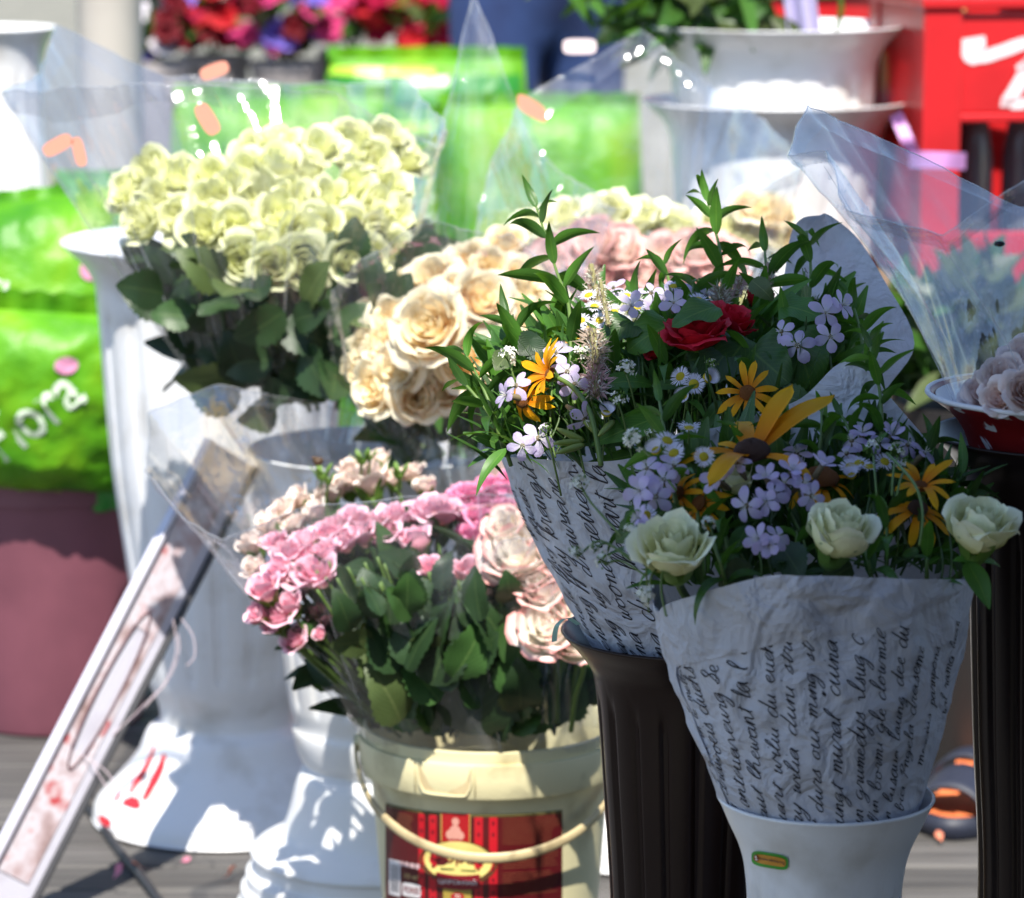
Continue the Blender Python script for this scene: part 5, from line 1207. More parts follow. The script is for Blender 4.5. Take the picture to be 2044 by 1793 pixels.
B7b = at(1290, 960, 4.1)
B7 = thing('rose_bouquet', 'blurred coral and cream roses in cellophane behind the wild flowers', 'bouquet', at(1290, 860, 4.1))
for k, (u, v, r, mn) in enumerate([(1105, 522, 58, 'rcoral'), (1182, 490, 60, 'rcoral'), (1236, 502, 60, 'rcoral'), (1205, 565, 58, 'rcoral'), (1292, 545, 56, 'rcoral'), (1165, 562, 56, 'rcoral'), (1085, 590, 54, 'rcoral'), (1260, 560, 50, 'rcoral'), (1330, 510, 50, 'rcoral'), (1020, 500, 52, 'rcream'),
        (1130, 440, 60, 'rbud'), (1210, 430, 58, 'rbud'), (1280, 440, 58, 'rbud'), (1350, 455, 56, 'rbud'), (1390, 500, 54, 'rcoral'), (1440, 520, 54, 'rcoral'), (1430, 460, 54, 'rbud'), (1060, 460, 54, 'rbud'), (1540, 432, 56, 'rcream'), (1500, 420, 46, 'rcream'), (1555, 480, 46, 'rcream'), (1490, 480, 46, 'rbud'), (1380, 580, 50, 'rcoral'), (1450, 590, 50, 'rbud')]):
    Y = 4.0 if mn == 'rcoral' else 4.12; p = at(u, v, Y); d = ((p-B7b).normalized()+Vector((random.gauss(0, .12), -.6, random.gauss(0, .1)))).normalized(); R = r*mpp(v, Y)*1.08
    rose(B7, {'rcoral': 'coral_edged_rose', 'rcream': 'cream_rose', 'rbud': 'white_rose'}[mn], 'full' if k % 2 else 'open', {'rcoral': 'rcoral2'}.get(mn, mn), p-d*R*.4, R, d, k+500, False, stem_to=p.lerp(B7b, .6)+Vector((0, .03, 0)))
_, SF7 = wrap('cellophane', B7, M_['film2'], at(1290, 900, 4.1), 120*mpp(900, 4.1),
    [(180, 960, 560, 4.0), (150, 980, 330, 4.1), (110, 1050, 200, 4.3), (90, 1280, 60, 4.35), (60, 1420, 180, 4.3), (20, 1505, 232, 4.2), (350, 1600, 330, 4.05), (310, 1420, 420, 3.9), (270, 1200, 410, 3.85), (220, 1050, 470, 3.9)],
    nv=24, nth=90, bul=.0, cr1=.004, cr2=.004, seed=37, linear=True, fold=.005, nf=9)
o = mesh('price_tag', [at(1157, 93, 4.3)+Vector((x*34*mpp(93, 4.3), 0, y*16*mpp(93, 4.3))) for x, y in ell2(0, 0, 1, 1, 24, 4)[0]], ell2(0, 0, 1, 1, 24, 4)[1], mat('pale_pink_tag', (.72, .6, .62), .6))
add('price_tag', o, B7)
o = mesh('price_tag', [at(1062, 216, 4.2)+Vector((x*30*mpp(93, 4.2), 0, y*18*mpp(93, 4.2)-x*.01)) for x, y in ell2(0, 0, 1, 1, 24, 3)[0]], ell2(0, 0, 1, 1, 24, 3)[1], mtag)
add('price_tag', o, B7)

# ================================================================== blush roses in the red vase (right)
B8b = at(2140, 900, 2.68)
B8 = thing('rose_bouquet', 'blush roses in spotted clear cellophane in the chipped red vase', 'bouquet', at(2140, 860, 2.68))
for k, (u, v, r, Y) in enumerate([(1968, 782, 42, 2.64), (2010, 755, 50, 2.62), (2045, 720, 48, 2.64), (2050, 780, 46, 2.59), (1995, 795, 36, 2.60), (2110, 750, 52, 2.60), (2110, 700, 50, 2.66), (2170, 760, 50, 2.60), (2180, 700, 50, 2.66), (2240, 750, 50, 2.64), (1945, 790, 30, 2.66)]):
    p = at(u, v, Y); d = ((p-B8b).normalized()*.6+Vector((random.gauss(-.15, .2), -.55, random.gauss(.4, .15)))).normalized(); R = r*mpp(v, Y)*1.1
    rose(B8, 'blush_rose', 'full', 'rpeony', p-d*R*.45, R, d, k+600, False)
_, SF8 = wrap('cellophane', B8, M_['film3'], at(2140, 830, 2.68), 215*mpp(830, 2.68),
    [(180, 1578, 308, 2.66), (172, 1598, 250, 2.70), (165, 1618, 208, 2.74), (140, 1760, 270, 2.80), (115, 2044, 415, 2.86), (80, 2250, 330, 2.88), (40, 2500, 300, 2.8), (0, 2650, 360, 2.7), (320, 2480, 500, 2.58), (290, 2300, 430, 2.52), (265, 2080, 330, 2.52), (235, 1880, 470, 2.55), (210, 1700, 420, 2.60), (195, 1655, 300, 2.63)],
    nv=34, nth=120, bul=-.015, cr1=.002, cr2=.0028, seed=41, linear=True, fold=.003, nf=8)
add_glint_beads(SF8, B8, 420, 165, 300, .12, .95, 9, .0004, .0016)
fly = thing('fly', 'small dark fly sitting on the cellophane of the blush roses', 'insect', at(1995, 487, 2.54))
add('body', MB().ball(at(1995, 487, 2.54), .0032, (1.3, .8, .7), 8).mesh('body', M_['ink']), fly)
add('wing', MB().poly([at(1993, 485, 2.537), at(1999, 480, 2.537), at(2001, 483, 2.537)]).mesh('wing', M_['gloss']), fly)
print('bouquets done', len(bpy.data.objects))

# ================================================================== left side: pot, soil bags, leaning board
def lathe_pot(name, label, cat, mat_, u, Y, prof, n=64, group=None, soil=None):
    loc = Vector((at(u, 900, Y).x, Y, 0)); t = thing(name, label, cat, loc, group)
    P = []
    inner = [(z, r-.006) for z, r in prof][::-1]
    pts = [(prof[0][0]+.004, inner[-1][1]-.001)]
    for z, r in [(prof[0][0]-.06, prof[0][1]-.016), (prof[0][0], prof[0][1]-.006)]+prof: P += [loc+Vector((r*cos(2*pi*k/n), r*sin(2*pi*k/n), z)) for k in range(n)]
    b = MB().quadgrid(P, n, len(P)//n, True); b.f.append(tuple(range(len(P)-n, len(P)))[::-1]); b.mi.append(0)
    o = add('body', b.mesh('body', mat_), t); o.modifiers.new('es', 'EDGE_SPLIT').split_angle = radians(45)
    if soil:
        r = prof[0][1]-.012; add('soil', MB().poly([loc+Vector((r*cos(2*pi*k/32), r*sin(2*pi*k/32), prof[0][0]-.03)) for k in range(32)]).mesh('soil', M_['soil'], smooth=False), t)
    return t, loc
POT, POTl = lathe_pot('plant_pot', 'mauve plastic pot at the left edge under the green soil bags', 'pot', M_['mauve'], 100, 4.78, [(.36, .155), (.325, .155), (.324, .148), (.02, .122), (.003, .118)])
mbag = mat('green_bag_film', (.18, .52, .01), .45, .3)
_t = tex(mbag, 'Noise', 9, 6); setcol(mbag, ramp(mbag, _t.outputs[0], [(.3, (.03, .17, .006)), (.5, (.085, .28, .006)), (.72, (.18, .36, .008))]))
_n = tex(mbag, 'Noise', 26, 4); bump(mbag, _n.outputs[0], .6, .01)
mwt = mat('bag_white_print', (.55, .64, .5), .5); mdg = mat('bag_dark_green', (.02, .2, .015), .35); mlm = mat('bag_lime', (.35, .62, .03), .35); mpk = mat('bag_pink_print', (.6, .25, .4), .4); mor = mat('bag_orange_print', (.75, .1, .05), .4)
def bag(name, label, cen, wx, hz, dy, Mrot, seed, group='green soil bags', strip=.06):
    """pillow shaped bag; returns thing and a map from (-1..1, -1..1) to its front face"""
    t = thing(name, label, 'soil bag', cen, group); R = Mrot.to_3x3()
    def S(x, y, off=0, side=-1):
        e = (1-abs(x)**2.6)*(1-abs(y)**3.2); f = dy*max(0, e)**.6
        ext = 1+.03*nz((x*2, y*2, seed), 1.3)
        q = Vector((x*wx*ext*(1-.05*abs(y)**3), side*(f+.010*nz((x*3, y*3, seed), 1)*min(1, e*4)+.006*nz((x*8, y*6, seed+3), 1)*min(1, e*4)+off), y*hz))
        return cen+R @ q
    n, m = 26, 26; b = MB()
    for sd in (-1, 1):
        P = [S(-1+2*j/n, -1+2*i/m, 0, sd) for i in range(m+1) for j in range(n+1)]
        b.quadgrid(P, n+1, m+1)
    add('film', b.mesh('film', mbag), t)
    for sy in (-1, 1):      # sealed ends
        P = []
        for i in range(3):
            for j in range(n+1): x = -1+2*j/n; p = S(x, sy); P.append(p+R @ Vector((0, .004*sin(j*1.7)*i, sy*strip*hz*i*.5)))
        add('sealed_end', MB().quadgrid(P, n+1, 3).mesh('sealed_end', mbag if sy > 0 else mdg), t)
    return t, S
def bagprint(t, S, name, shapes, m, off=.002): decal(name, lambda x, y: S(x, y, off), shapes, m, t)
RI = Matrix.Identity(3)
# front bag slumped over the pot
c1 = at(88, 800, 4.62)
FB, FBS = bag('soil_bag', 'green soil bag with slanted white lettering slumped over the mauve pot', c1, .128, .125, .075, Matrix.Rotation(radians(12), 3, 'X') @ Matrix.Rotation(radians(4), 3, 'Y'), 3, strip=.22)
_v = text2('-Flora', -.15, .0, .52, 1.35, .012, .75); bagprint(FB, FBS, 'lettering', [_v], mwt, .0012)
bagprint(FB, FBS, 'printed_flower', [ell2(.28, .62, .12, .09, 12)], mpk, .003)
bagprint(FB, FBS, 'bottom_lettering', [text2('Flora', .0, -.93, .08, .5)], mlm, .003)
c2 = at(70, 610, 4.74)
FB2, FBS2 = bag('soil_bag', 'green soil bag lying on the slumped bag beside the tall white vase', c2, .14, .145, .07, Matrix.Rotation(radians(-14), 3, 'X') @ Matrix.Rotation(radians(-6), 3, 'Y'), 5, strip=.1)
bagprint(FB2, FBS2, 'lettering', [text2('Flora', -.05, -.02, .30, .8, .012, -.35)], mwt, .0012)
bagprint(FB2, FBS2, 'printed_flower', [ell2(.62, .22, .11, .10, 12)], mpk, .003)
bagprint(FB2, FBS2, 'printed_badge', [ell2(.82, -.12, .16, .08, 16, 4)], mor, .003)
for k, (u0, u1, vt, Y, lab) in enumerate([(640, 1060, 72, 6.7, 'tallest green soil bag with light stripe, in front of the blue jeans'), (860, 1290, 166, 6.3, 'green soil bag standing beside the nested white vases'), (330, 800, 150, 6.2, 'green soil bag standing behind the pale yellow roses'), (95, 420, 325, 5.9, 'short green soil bag between the far white vase and pale yellow roses')]):
    ztp = at(800, vt, Y).z; a, c = at(u0, vt, Y).x, at(u1, vt, Y).x; hz = (ztp-.01)/2/1.06
    T_, S_ = bag('soil_bag', lab, Vector(((a+c)/2, Y, hz+.015)), (c-a)/2*.98, hz, .09, Matrix.Rotation(radians(3-2*k), 3, 'X'), 20+k)
    if k == 0: bagprint(T_, S_, 'top_band', [rect2(-.96, .80, .96, .93, 16, 3)], mdg, .004); bagprint(T_, S_, 'top_stripe', [rect2(-.96, .93, .1, .97, 12, 2), rect2(-.6, .66, .9, .72, 12, 2)], mlm, .007)
    bagprint(T_, S_, 'lettering', [text2('Flora', .1, .35, .18, 1.0, .01, .3)], mwt, .0012)
# leaning white board with faded red picture
mbw = dirty(mat('board_white', rough=.3), (.6, .59, .68), (.42, .38, .45), 10, .5, .8)
mpr = mat('board_print', (.5, .1, .1), .35)
_t = tex(mpr, 'Noise', 26, 5); setcol(mpr, ramp(mpr, _t.outputs[0], [(.3, (.3, .2, .19)), (.42, (.52, .4, .42)), (.54, (.68, .64, .7)), (.62, (.6, .4, .42)), (.68, (.5, .04, .05)), (.78, (.6, .15, .15))]))
A, B = at(-22, 1850, 3.80), at(462, 905, 4.0)
A.z = max(A.z, .01)
ax = (B-A).normalized(); nrm = Vector((.62, -.75, .12)); nrm = (nrm-ax*nrm.dot(ax)).normalized(); sx = ax.cross(nrm); ln = (B-A).length
BD = thing('sign_board', 'narrow white board with faded red picture leaning on the tall white vase', 'board', A)
def SB(x, y, o=0): return A+ax*(x*ln)+sx*y+nrm*o
b = MB(); R_ = Matrix((ax, sx, nrm)).transposed(); hw = .032
b.box(A+ax*ln/2, (ln/2, hw, .004), R_); bevel(add('panel', b.mesh('panel', mbw, smooth=False), BD), .001, 1)
for s in (-1, 1):
    bevel(add('edge_strip', MB().box(A+ax*ln/2+sx*(s*(hw+.003))+nrm*.002, (ln/2, .003, .008), R_).mesh('edge_strip', mbw if s < 0 else mat('dark_edge', (.05, .05, .055), .4), smooth=False), BD), .001, 1)
decals('picture', lambda x, y: SB(x, y, .0052), [rect2(.10, -.027, .36, .018, 14, 4), rect2(.62, -.027, .93, .018, 14, 4), rect2(.36, -.027, .62, -.015, 8, 2), rect2(.36, .010, .62, .018, 8, 2)], mpr, BD)
b = MB(); ov = [SB(.49+.165*cos(a), -.004+.014*sin(a), .006) for a in [2*pi*k/40 for k in range(41)]]; b.tube(ov, .0012, 5); add('picture_outline', b.mesh('picture_outline', mat('outline_brown', (.12, .05, .06), .4)), BD)
# curl of clear ribbon hanging beside the board
WR = thing('ribbon_curl', 'thin clear ribbon curl hanging beside the leaning board', 'ribbon', at(330, 1300, 3.9))
for k, pts in enumerate([[(345, 1230), (358, 1290), (340, 1350), (300, 1400), (262, 1440), (215, 1480), (188, 1505)], [(345, 1235), (352, 1300), (330, 1360), (305, 1390), (270, 1425), (225, 1468), (195, 1498)], [(150, 1500), (185, 1520), (212, 1540), (226, 1562), (215, 1572), (196, 1545), (185, 1522)], [(362, 1235), (385, 1270), (388, 1310), (372, 1330)]]):
    Y = 3.95-.02*k
    pp = cr([at(u, v, max(3.75, Y-.00015*(v-1230))) for u, v in pts], 7)
    add('strand', MB().tube(pp, .0007, 6).mesh('strand', mat('clear_ribbon', (.7, .6, .65), .08, .8, .3)), WR)
CB = thing('cable', 'dark cable lying across the deck below the leaning board', 'cable', ground(250, 1700))
pp = cr([ground(u, v, .006) for u, v in ((140, 1560), (165, 1600), (200, 1640), (240, 1700), (290, 1760), (340, 1830))], 6)
add('cord', MB().tube(pp, .0055, 8).mesh('cord', mat('dark_rubber', (.02, .02, .022), .5)), CB)
# bee above the roses
BE = thing('bee', 'bee hovering above a green rose bud', 'insect', at(635, 920, 3.5))
mbe = mat('bee_body', (.06, .03, .01), .6)
add('body', MB().ball(at(635, 921, 3.5), .0055, (1.0, 1.1, .85), 10).ball(at(628, 916, 3.5), .003, n=8).mesh('body', mbe), BE)
for s in (-1, 1): add('wing', MB().poly([at(635, 917, 3.5), at(635+s*14, 911, 3.495), at(635+s*22, 914, 3.49), at(635+s*12, 918, 3.497)]).mesh('wing', M_['gloss']), BE)

# ================================================================== back row
TP, TPl = lathe_pot('plant_pot', 'terracotta pot half hidden between the pink and cream roses', 'pot', M_['terracotta'], 1010, 4.7, [(.50, .17), (.45, .17), (.449, .16), (.02, .115), (.003, .11)], soil=True)
def bushy(name, label, u, v0, v1, hw, Y, seed, mats=('leaf', 'leafd', 'leafo'), n=160, potz=.3, pr=.09, potmat=None, wf=.22, Lr=(.04, .09), cat='plant', blooms=None, potname=None):
    t, loc = lathe_pot(name, label, cat, potmat or M_['soil'], u, Y, [(potz, pr), (potz-.03, pr), (potz-.031, pr*.95), (.02, pr*.75), (.003, pr*.72)], soil=True)
    zc0, zc1 = at(u, v1, Y).z, at(u, v0, Y).z; rr = hw*mpp(v0, Y); C = loc+Vector((0, 0, potz-.02))
    for k in range(7):
        a = k*.9+seed; e = loc+Vector((rr*.7*cos(a), rr*.7*sin(a), zc0+(zc1-zc0)*(.5+.4*sin(k*2.1))))
        add('stem', MB().tube(cr([C, C.lerp(e, .5)+Vector((0, 0, .02)), e], 4), [.003]*4+[.0018]*5, 5).mesh('stem', M_['stemd']), t)
    def vl(rnd):
        a = rnd.uniform(0, 6.283); q = rnd.random()**.5; z = rnd.random()
        p = loc+Vector((rr*q*cos(a)*sin(pi*(.15+.75*z)), rr*q*sin(a)*sin(pi*(.15+.75*z)), zc0+(zc1-zc0)*z))
        return p, (p-C).normalized()+Vector((rnd.gauss(0, .5), rnd.gauss(0, .5), rnd.gauss(.1, .5)))
    foliage(t, 'leaves', n, vl, Lr, seed, mats, wf=wf)
    if blooms:
        rnd = random.Random(seed)
        for k in range(blooms[1]):
            p, d = vl(rnd); q = (p-Vector((loc.x, loc.y, (zc0+zc1)/2))).normalized(); p = p+Vector((q.x*rr*.25, -abs(rr*.3), (zc1-zc0)*.12))
            me = rnd.choice(blooms[0]); add('bloom', me, t, frame(p, (d+Vector((0, -.7, .4))), None, rnd.uniform(.024, .042), spin=rnd.uniform(0, 6)))
    return t
def bloom_mesh(col, seed):
    m = mat('bloom_petal', col, .6, .2, .3); V, Fs = [], []
    for li, (rm, h, half, lip, n) in enumerate([(.3, .5, 1.2, .1, 3), (.6, .45, .8, .3, 5), (.8, .3, .7, .4, 6)]):
        for k in range(n):
            vs, fs, al = petal(rm, h, half, lip, seed+li*3+k, 4, 4, .1, .12); q = Matrix.Rotation(2*pi*k/n+li, 3, 'Z'); o = len(V)
            V += [q @ p for p in vs]; Fs += [tuple(o+i for i in f) for f in fs]
    return mesh('bloom', V, Fs, m)
BLM = {k: bloom_mesh(c, i*9) for i, (k, c) in enumerate({'crimson': (.42, .008, .05), 'maroon': (.14, .006, .012), 'violet': (.22, .16, .62), 'white': (.75, .7, .76), 'pink': (.68, .06, .22), 'red': (.55, .02, .03), 'apricot': (.7, .3, .12)}.items())}
mgp = dirty(mat('grey_pot', rough=.7), (.3, .27, .27), (.2, .18, .18), 6)
for k, (u, v0, v1, hw, Y, cs, lab) in enumerate([
    (320, -40, 110, 80, 8.3, ('maroon', 'violet', 'white'), 'maroon and violet flowers in a grey pot at the back'),
    (440, -60, 100, 90, 8.5, ('crimson', 'red', 'maroon'), 'crimson and red flowers in a grey pot at the back'),
    (580, -50, 110, 90, 8.4, ('violet', 'pink', 'maroon'), 'violet and pink flowers in a grey pot at the back'),
    (710, -60, 90, 90, 8.5, ('crimson', 'pink', 'apricot'), 'crimson and apricot flowers in a grey pot at the back'),
    (850, -60, 100, 100, 8.4, ('crimson', 'red', 'crimson'), 'all crimson flowers in a grey pot beside the blue jeans')]):
    bushy('flowering_plant', lab, u, v0, v1, hw, Y, 50+k, n=70, potz=at(u, v1+10, Y).z, pr=.085, potmat=mgp, blooms=([BLM[c] for c in cs], 34), cat='plant')
PW, _ = lathe_pot('plant_pot', 'pale beige pot at the back above the far left white vase', 'pot', dirty(mat('pale_beige', rough=.7), (.62, .56, .5), (.5, .45, .4), 5), 236, 6.9, [(.98, .07), (.94, .07), (.93, .065), (.02, .05), (.003, .05)])
# plant in the upper nested vase
PV = thing('potted_foliage', 'dark green leafy plant standing in the upper nested white vase', 'plant', VN1l+Vector((0, 0, .9)))
def vlp(rnd):
    p = at(rnd.gauss(1395, 85), rnd.uniform(-120, 80), 5.1+rnd.uniform(-.1, .1)); return p, Vector((rnd.gauss(-.2, .6), rnd.gauss(-.2, .5), rnd.gauss(.2, .5)))
foliage(PV, 'leaves', 260, vlp, (.05, .11), 71, ('leafd', 'leaf', 'leafd', 'leafo'), wf=.16)
for k in range(6): add('stem', MB().tube(cr([VN1l+Vector((0, 0, .85)), at(1480-20*k, 40, 5.1), at(1420-40*k+k*20, -60-10*k, 5.05)], 5), .003, 5).mesh('stem', M_['stemd']), PV)
mvi = mat('pale_violet_wrap', (.55, .5, .75), .4, .4, .3)
P = []
for i in range(8):
    for j in range(7): P.append(at(1555+j*11+i*3, -60+i*21, 5.0+.02*sin(j*1.3)))
VWp_ = tag(add('wrapping_sheet', MB().quadgrid(P, 7, 8).mesh('wrapping_sheet', mvi)), 'pale violet wrapping film sticking up from the upper nested vase', 'wrap')
# dark red tub behind the nested vases
RT, _ = lathe_pot('tub', 'dark red plastic tub behind the nested white vases', 'tub', M_['red'], 1565, 5.75, [(1.0, .2), (.96, .2), (.959, .19), (.02, .15), (.003, .15)])
# red crate on a wooden box
CR_ = thing('crate', 'red plastic bottle crate with white script on its side', 'crate', at(1960, 560, 4.9))
cz0, cz1 = at(1960, 575, 4.9).z, at(1960, 18, 4.9).z
cx0 = at(1840, 300, 4.9).x; cw = .40; cl_ = .3; RZ = Matrix.Rotation(radians(9), 3, 'Z'); O = Vector((cx0, 4.9, cz0)); chh = cz1-cz0
def cbox(name, x0, x1, y0, y1, z0, z1, parent=CR_, m=None):
    o = add(name, MB().box((0, 0, 0), ((x1-x0)/2, (y1-y0)/2, (z1-z0)/2)).mesh(name, m or M_['red'], smooth=False), parent, T(O+RZ @ Vector(((x0+x1)/2, (y0+y1)/2, (z0+z1)/2))) @ RZ.to_4x4())
    return bevel(o, .003)
px = mpp(300, 4.9)
cbox('corner_post', 0, .055, 0, .05, 0, chh); cbox('corner_post', cw-.055, cw, 0, .05, 0, chh); cbox('corner_post', 0, .055, cl_-.05, cl_, 0, chh); cbox('corner_post', cw-.055, cw, cl_-.05, cl_, 0, chh)
zA, zB = chh-.008, chh-.145
cbox('front_panel', .055, cw-.055, .006, .018, zB, zA); cbox('front_rail', .055, cw-.055, .002, .026, zB-.012, zB); cbox('front_rail', .055, cw-.055, .002, .026, 0, .075); cbox('top_rail', -.004, cw+.004, -.006, .03, chh, chh+.016)
cbox('side_panel', .004, .016, .05, cl_-.05, .08, chh); cbox('side_panel', cw-.016, cw-.004, .05, cl_-.05, .08, chh); cbox('back_panel', .055, cw-.055, cl_-.016, cl_-.004, 0, chh); cbox('top_rail', -.004, .03, .03, cl_, chh, chh+.016); cbox('bottom_panel', .01, cw-.01, .01, cl_-.01, .004, .014)
mcs = mat('crate_white_script', (.82, .66, .68), .4)
def SCR(x, y): return O+RZ @ Vector((.055+x, .0045, zB+y))
b = MB()
ribbons(b, SCR, [[(p.x, p.y) for p in cr([Vector(q) for q in ((.015, .105, 0), (.022, .078, 0), (.055, .085, 0), (.1, .098, 0), (.15, .09, 0), (.21, .105, 0))], 6)]], .026)
pl, _l = write('Lola', .042, .5, seed=4); ribbons(b, SCR, [[(x+.055, y+.012) for x, y in q] for q in pl], .016)
add('script_lettering', b.mesh('script_lettering', mcs, smooth=False), CR_)
mgb = mat('grey_glass', (.12, .13, .14), .15)
for k in range(4):
    q = O+RZ @ Vector((.11+.07*k, .12, .02)); bt = thing('bottle', ('first', 'second', 'third', 'fourth')[k]+' grey bottle from the left inside the red crate', 'bottle', q, 'bottles in the crate')
    P = []
    for z, r in ((0, .028), (.15, .028), (.19, .022), (.24, .012), (.28, .012)): P += [q+Vector((r*cos(2*pi*j/14), r*sin(2*pi*j/14), z)) for j in range(14)]
    add('glass', MB().quadgrid(P, 14, 5, True).mesh('glass', mgb), bt); add('cap', MB().tube([q+Vector((0, 0, .275)), q+Vector((0, 0, .29))], .014, 12).mesh('cap', M_['metal']), bt)
def vlc(rnd): p = O+RZ @ Vector((rnd.uniform(.03, cw-.03), rnd.uniform(.04, cl_-.04), chh+rnd.uniform(.0, .05))); return p, Vector((rnd.gauss(0, .6), rnd.gauss(-.2, .5), rnd.gauss(.3, .5)))
M_['cream_leaf'] = mat('cream_petals', (.72, .62, .42), .6, .2, .3)
CT = thing('cut_flowers', 'cream cut flowers lying on top of the red crate', 'flowers', O+Vector((.2, .1, chh)))
rc = random.Random(8)
for k in range(34):
    p, d = vlc(rc); add('bloom', BLM['white'] if k % 3 else BLM['apricot'], CT, frame(p, d+Vector((0, -.4, .6)), None, rc.uniform(.018, .03)))
mwd = dirty(mat('pale_wood', rough=.8), (.17, .125, .09), (.11, .08, .06), 7)
WB = thing('wooden_box', 'wooden box carrying the red bottle crate', 'box', O+Vector((.2, .15, -cz0)))
for k in range(5):
    z0 = .004+k*(cz0-.008)/5; z1 = z0+(cz0-.008)/5-.008
    for (x0, x1, y0, y1) in ((-.03, cw+.03, -.01, .008), (-.03, -.012, .008, cl_+.02), (cw+.012, cw+.03, .008, cl_+.02)): cbox('board', x0, x1, y0, y1, z0-cz0, z1-cz0, WB, mwd)
cbox('lid', -.04, cw+.04, -.02, cl_+.03, -.008, -.001, WB, mwd)
# violet ribbon hanging at the crate
mvr = mat('violet_ribbon', (.62, .32, .68), .35, .4, .3)
VRb = thing('violet_ribbon', 'pinkish violet ribbon hanging in front of the red crate', 'ribbon', at(1830, 300, 4.8))
for nm, A_, B_, wd in (('ribbon_tail', (1788, 228), (1822, 305), 26), ('ribbon_tail', (1815, 318), (1928, 322), 34)):
    P = []
    for i in range(9):
        s = i/8; u, v = A_[0]+(B_[0]-A_[0])*s, A_[1]+(B_[1]-A_[1])*s; dx, dy = B_[0]-A_[0], B_[1]-A_[1]; l = math.hypot(dx, dy)
        for j in (-.5, 0, .5): P.append(at(u-dy/l*wd*j, v+dx/l*wd*j, 4.78+.008*sin(s*7+j)))
    add(nm, MB().quadgrid(P, 3, 9).mesh(nm, mvr), VRb)
# green plants in dark pots seen in the gap at right
bushy('potted_plant', 'light green leafy plant in dark pot between the paper flap and the red vase', 1812, 640, 800, 60, 4.6, 81, ('leaf', 'leafo', 'leaf'), 120, at(1812, 830, 4.6).z, .09, mat('dark_pot', (.02, .018, .018), .4))
bushy('potted_plant', 'olive leafy plant in dark pot behind the red vase and its cellophane', 1930, 570, 770, 95, 4.5, 82, ('leafo', 'leafo', 'leafd'), 160, at(1930, 800, 4.5).z, .1, mat('dark_pot', (.02, .018, .018), .4))
bushy('potted_plant', 'dark leafy plant in terracotta pot low behind the two brown vases', 1880, 1000, 1150, 80, 4.55, 83, ('leafd', 'leaf', 'leafd'), 150, at(1880, 1180, 4.55).z, .09, M_['terracotta'])
# person in blue jeans standing behind the bags
def skinned(name, joints, edges, mat_, parent, sub=2):
    me = bpy.data.meshes.new(name); me.from_pydata([j[0] for j in joints], edges, []); me.materials.append(mat_)
    o = add(name, me, parent); o.modifiers.new('skin', 'SKIN'); sv = me.skin_vertices[0].data
    for i, j in enumerate(joints): sv[i].radius = j[1] if isinstance(j[1], tuple) else (j[1], j[1])
    sv[0].use_root = True
    s = o.modifiers.new('sub', 'SUBSURF'); s.levels = s.render_levels = sub
    for x in me.polygons: x.use_smooth = True
    o.modifiers['skin'].use_smooth_shade = True
    return o
px_, py_ = at(1070, 100, 7.7).x, 7.7
PR = thing('person', 'person in dark blue jeans standing behind the green soil bags', 'person', (px_, py_, 0))
def q_(x, y, z): return (px_+x, py_+y, z)
msk = mat('skin', (.5, .28, .19), .5, .4); mje = dirty(mat('blue_denim', rough=.85), (.022, .05, .16), (.012, .025, .09), 9, .4, .7, bs=.4); msh = mat('grey_shirt', (.3, .3, .32), .8)
J = [(q_(0, 0, .93), .13), (q_(0, 0, 1.1), .125), (q_(0, 0, 1.3), .14), (q_(0, 0, 1.42), .12), (q_(0, 0, 1.5), .055), (q_(0, -.01, 1.56), .06), (q_(0, -.02, 1.64), .095), (q_(0, -.01, 1.72), .08),
     (q_(-.08, -.02, .85), .09), (q_(-.09, -.05, .5), .06), (q_(-.09, -.02, .1), .04), (q_(-.09, -.12, .04), .035), (q_(.085, .03, .85), .09), (q_(.11, .04, .5), .06), (q_(.12, .1, .1), .04), (q_(.13, .0, .04), .035),
     (q_(-.19, 0, 1.4), .05), (q_(-.25, -.02, 1.15), .042), (q_(-.14, -.2, 1.2), .03), (q_(-.06, -.22, 1.24), .028), (q_(.19, 0, 1.4), .05), (q_(.25, .0, 1.15), .042), (q_(.14, -.2, 1.2), .03), (q_(.06, -.22, 1.22), .028)]
Ed = [(0, 1), (1, 2), (2, 3), (3, 4), (4, 5), (5, 6), (6, 7), (0, 8), (8, 9), (9, 10), (10, 11), (0, 12), (12, 13), (13, 14), (14, 15), (3, 16), (16, 17), (17, 18), (18, 19), (3, 20), (20, 21), (21, 22), (22, 23)]
skinned('body', J, Ed, msk, PR)
skinned('jeans', [(q_(0, 0, 1.1), .19), (q_(0, 0, .95), .18), (q_(-.08, -.03, .82), .125), (q_(-.09, -.06, .5), .082), (q_(-.09, -.02, .1), .07), (q_(.085, .03, .82), .125), (q_(.11, .04, .5), .082), (q_(.12, .1, .1), .07)], [(0, 1), (1, 2), (2, 3), (3, 4), (1, 5), (5, 6), (6, 7)], mje, PR)
skinned('shirt', [(q_(0, 0, 1.08), .2), (q_(0, 0, 1.2), .15), (q_(0, 0, 1.38), .15), (q_(-.19, 0, 1.41), .065), (q_(-.23, -.01, 1.26), .06), (q_(.19, 0, 1.41), .065), (q_(.23, 0, 1.26), .06)], [(0, 1), (1, 2), (2, 3), (3, 4), (2, 5), (5, 6)], msh, PR)
add('hair', MB().ball(q_(0, .01, 1.73), .1, (1, 1.1, 1), 14).mesh('hair', mat('dark_hair', (.03, .02, .015), .6)), PR)

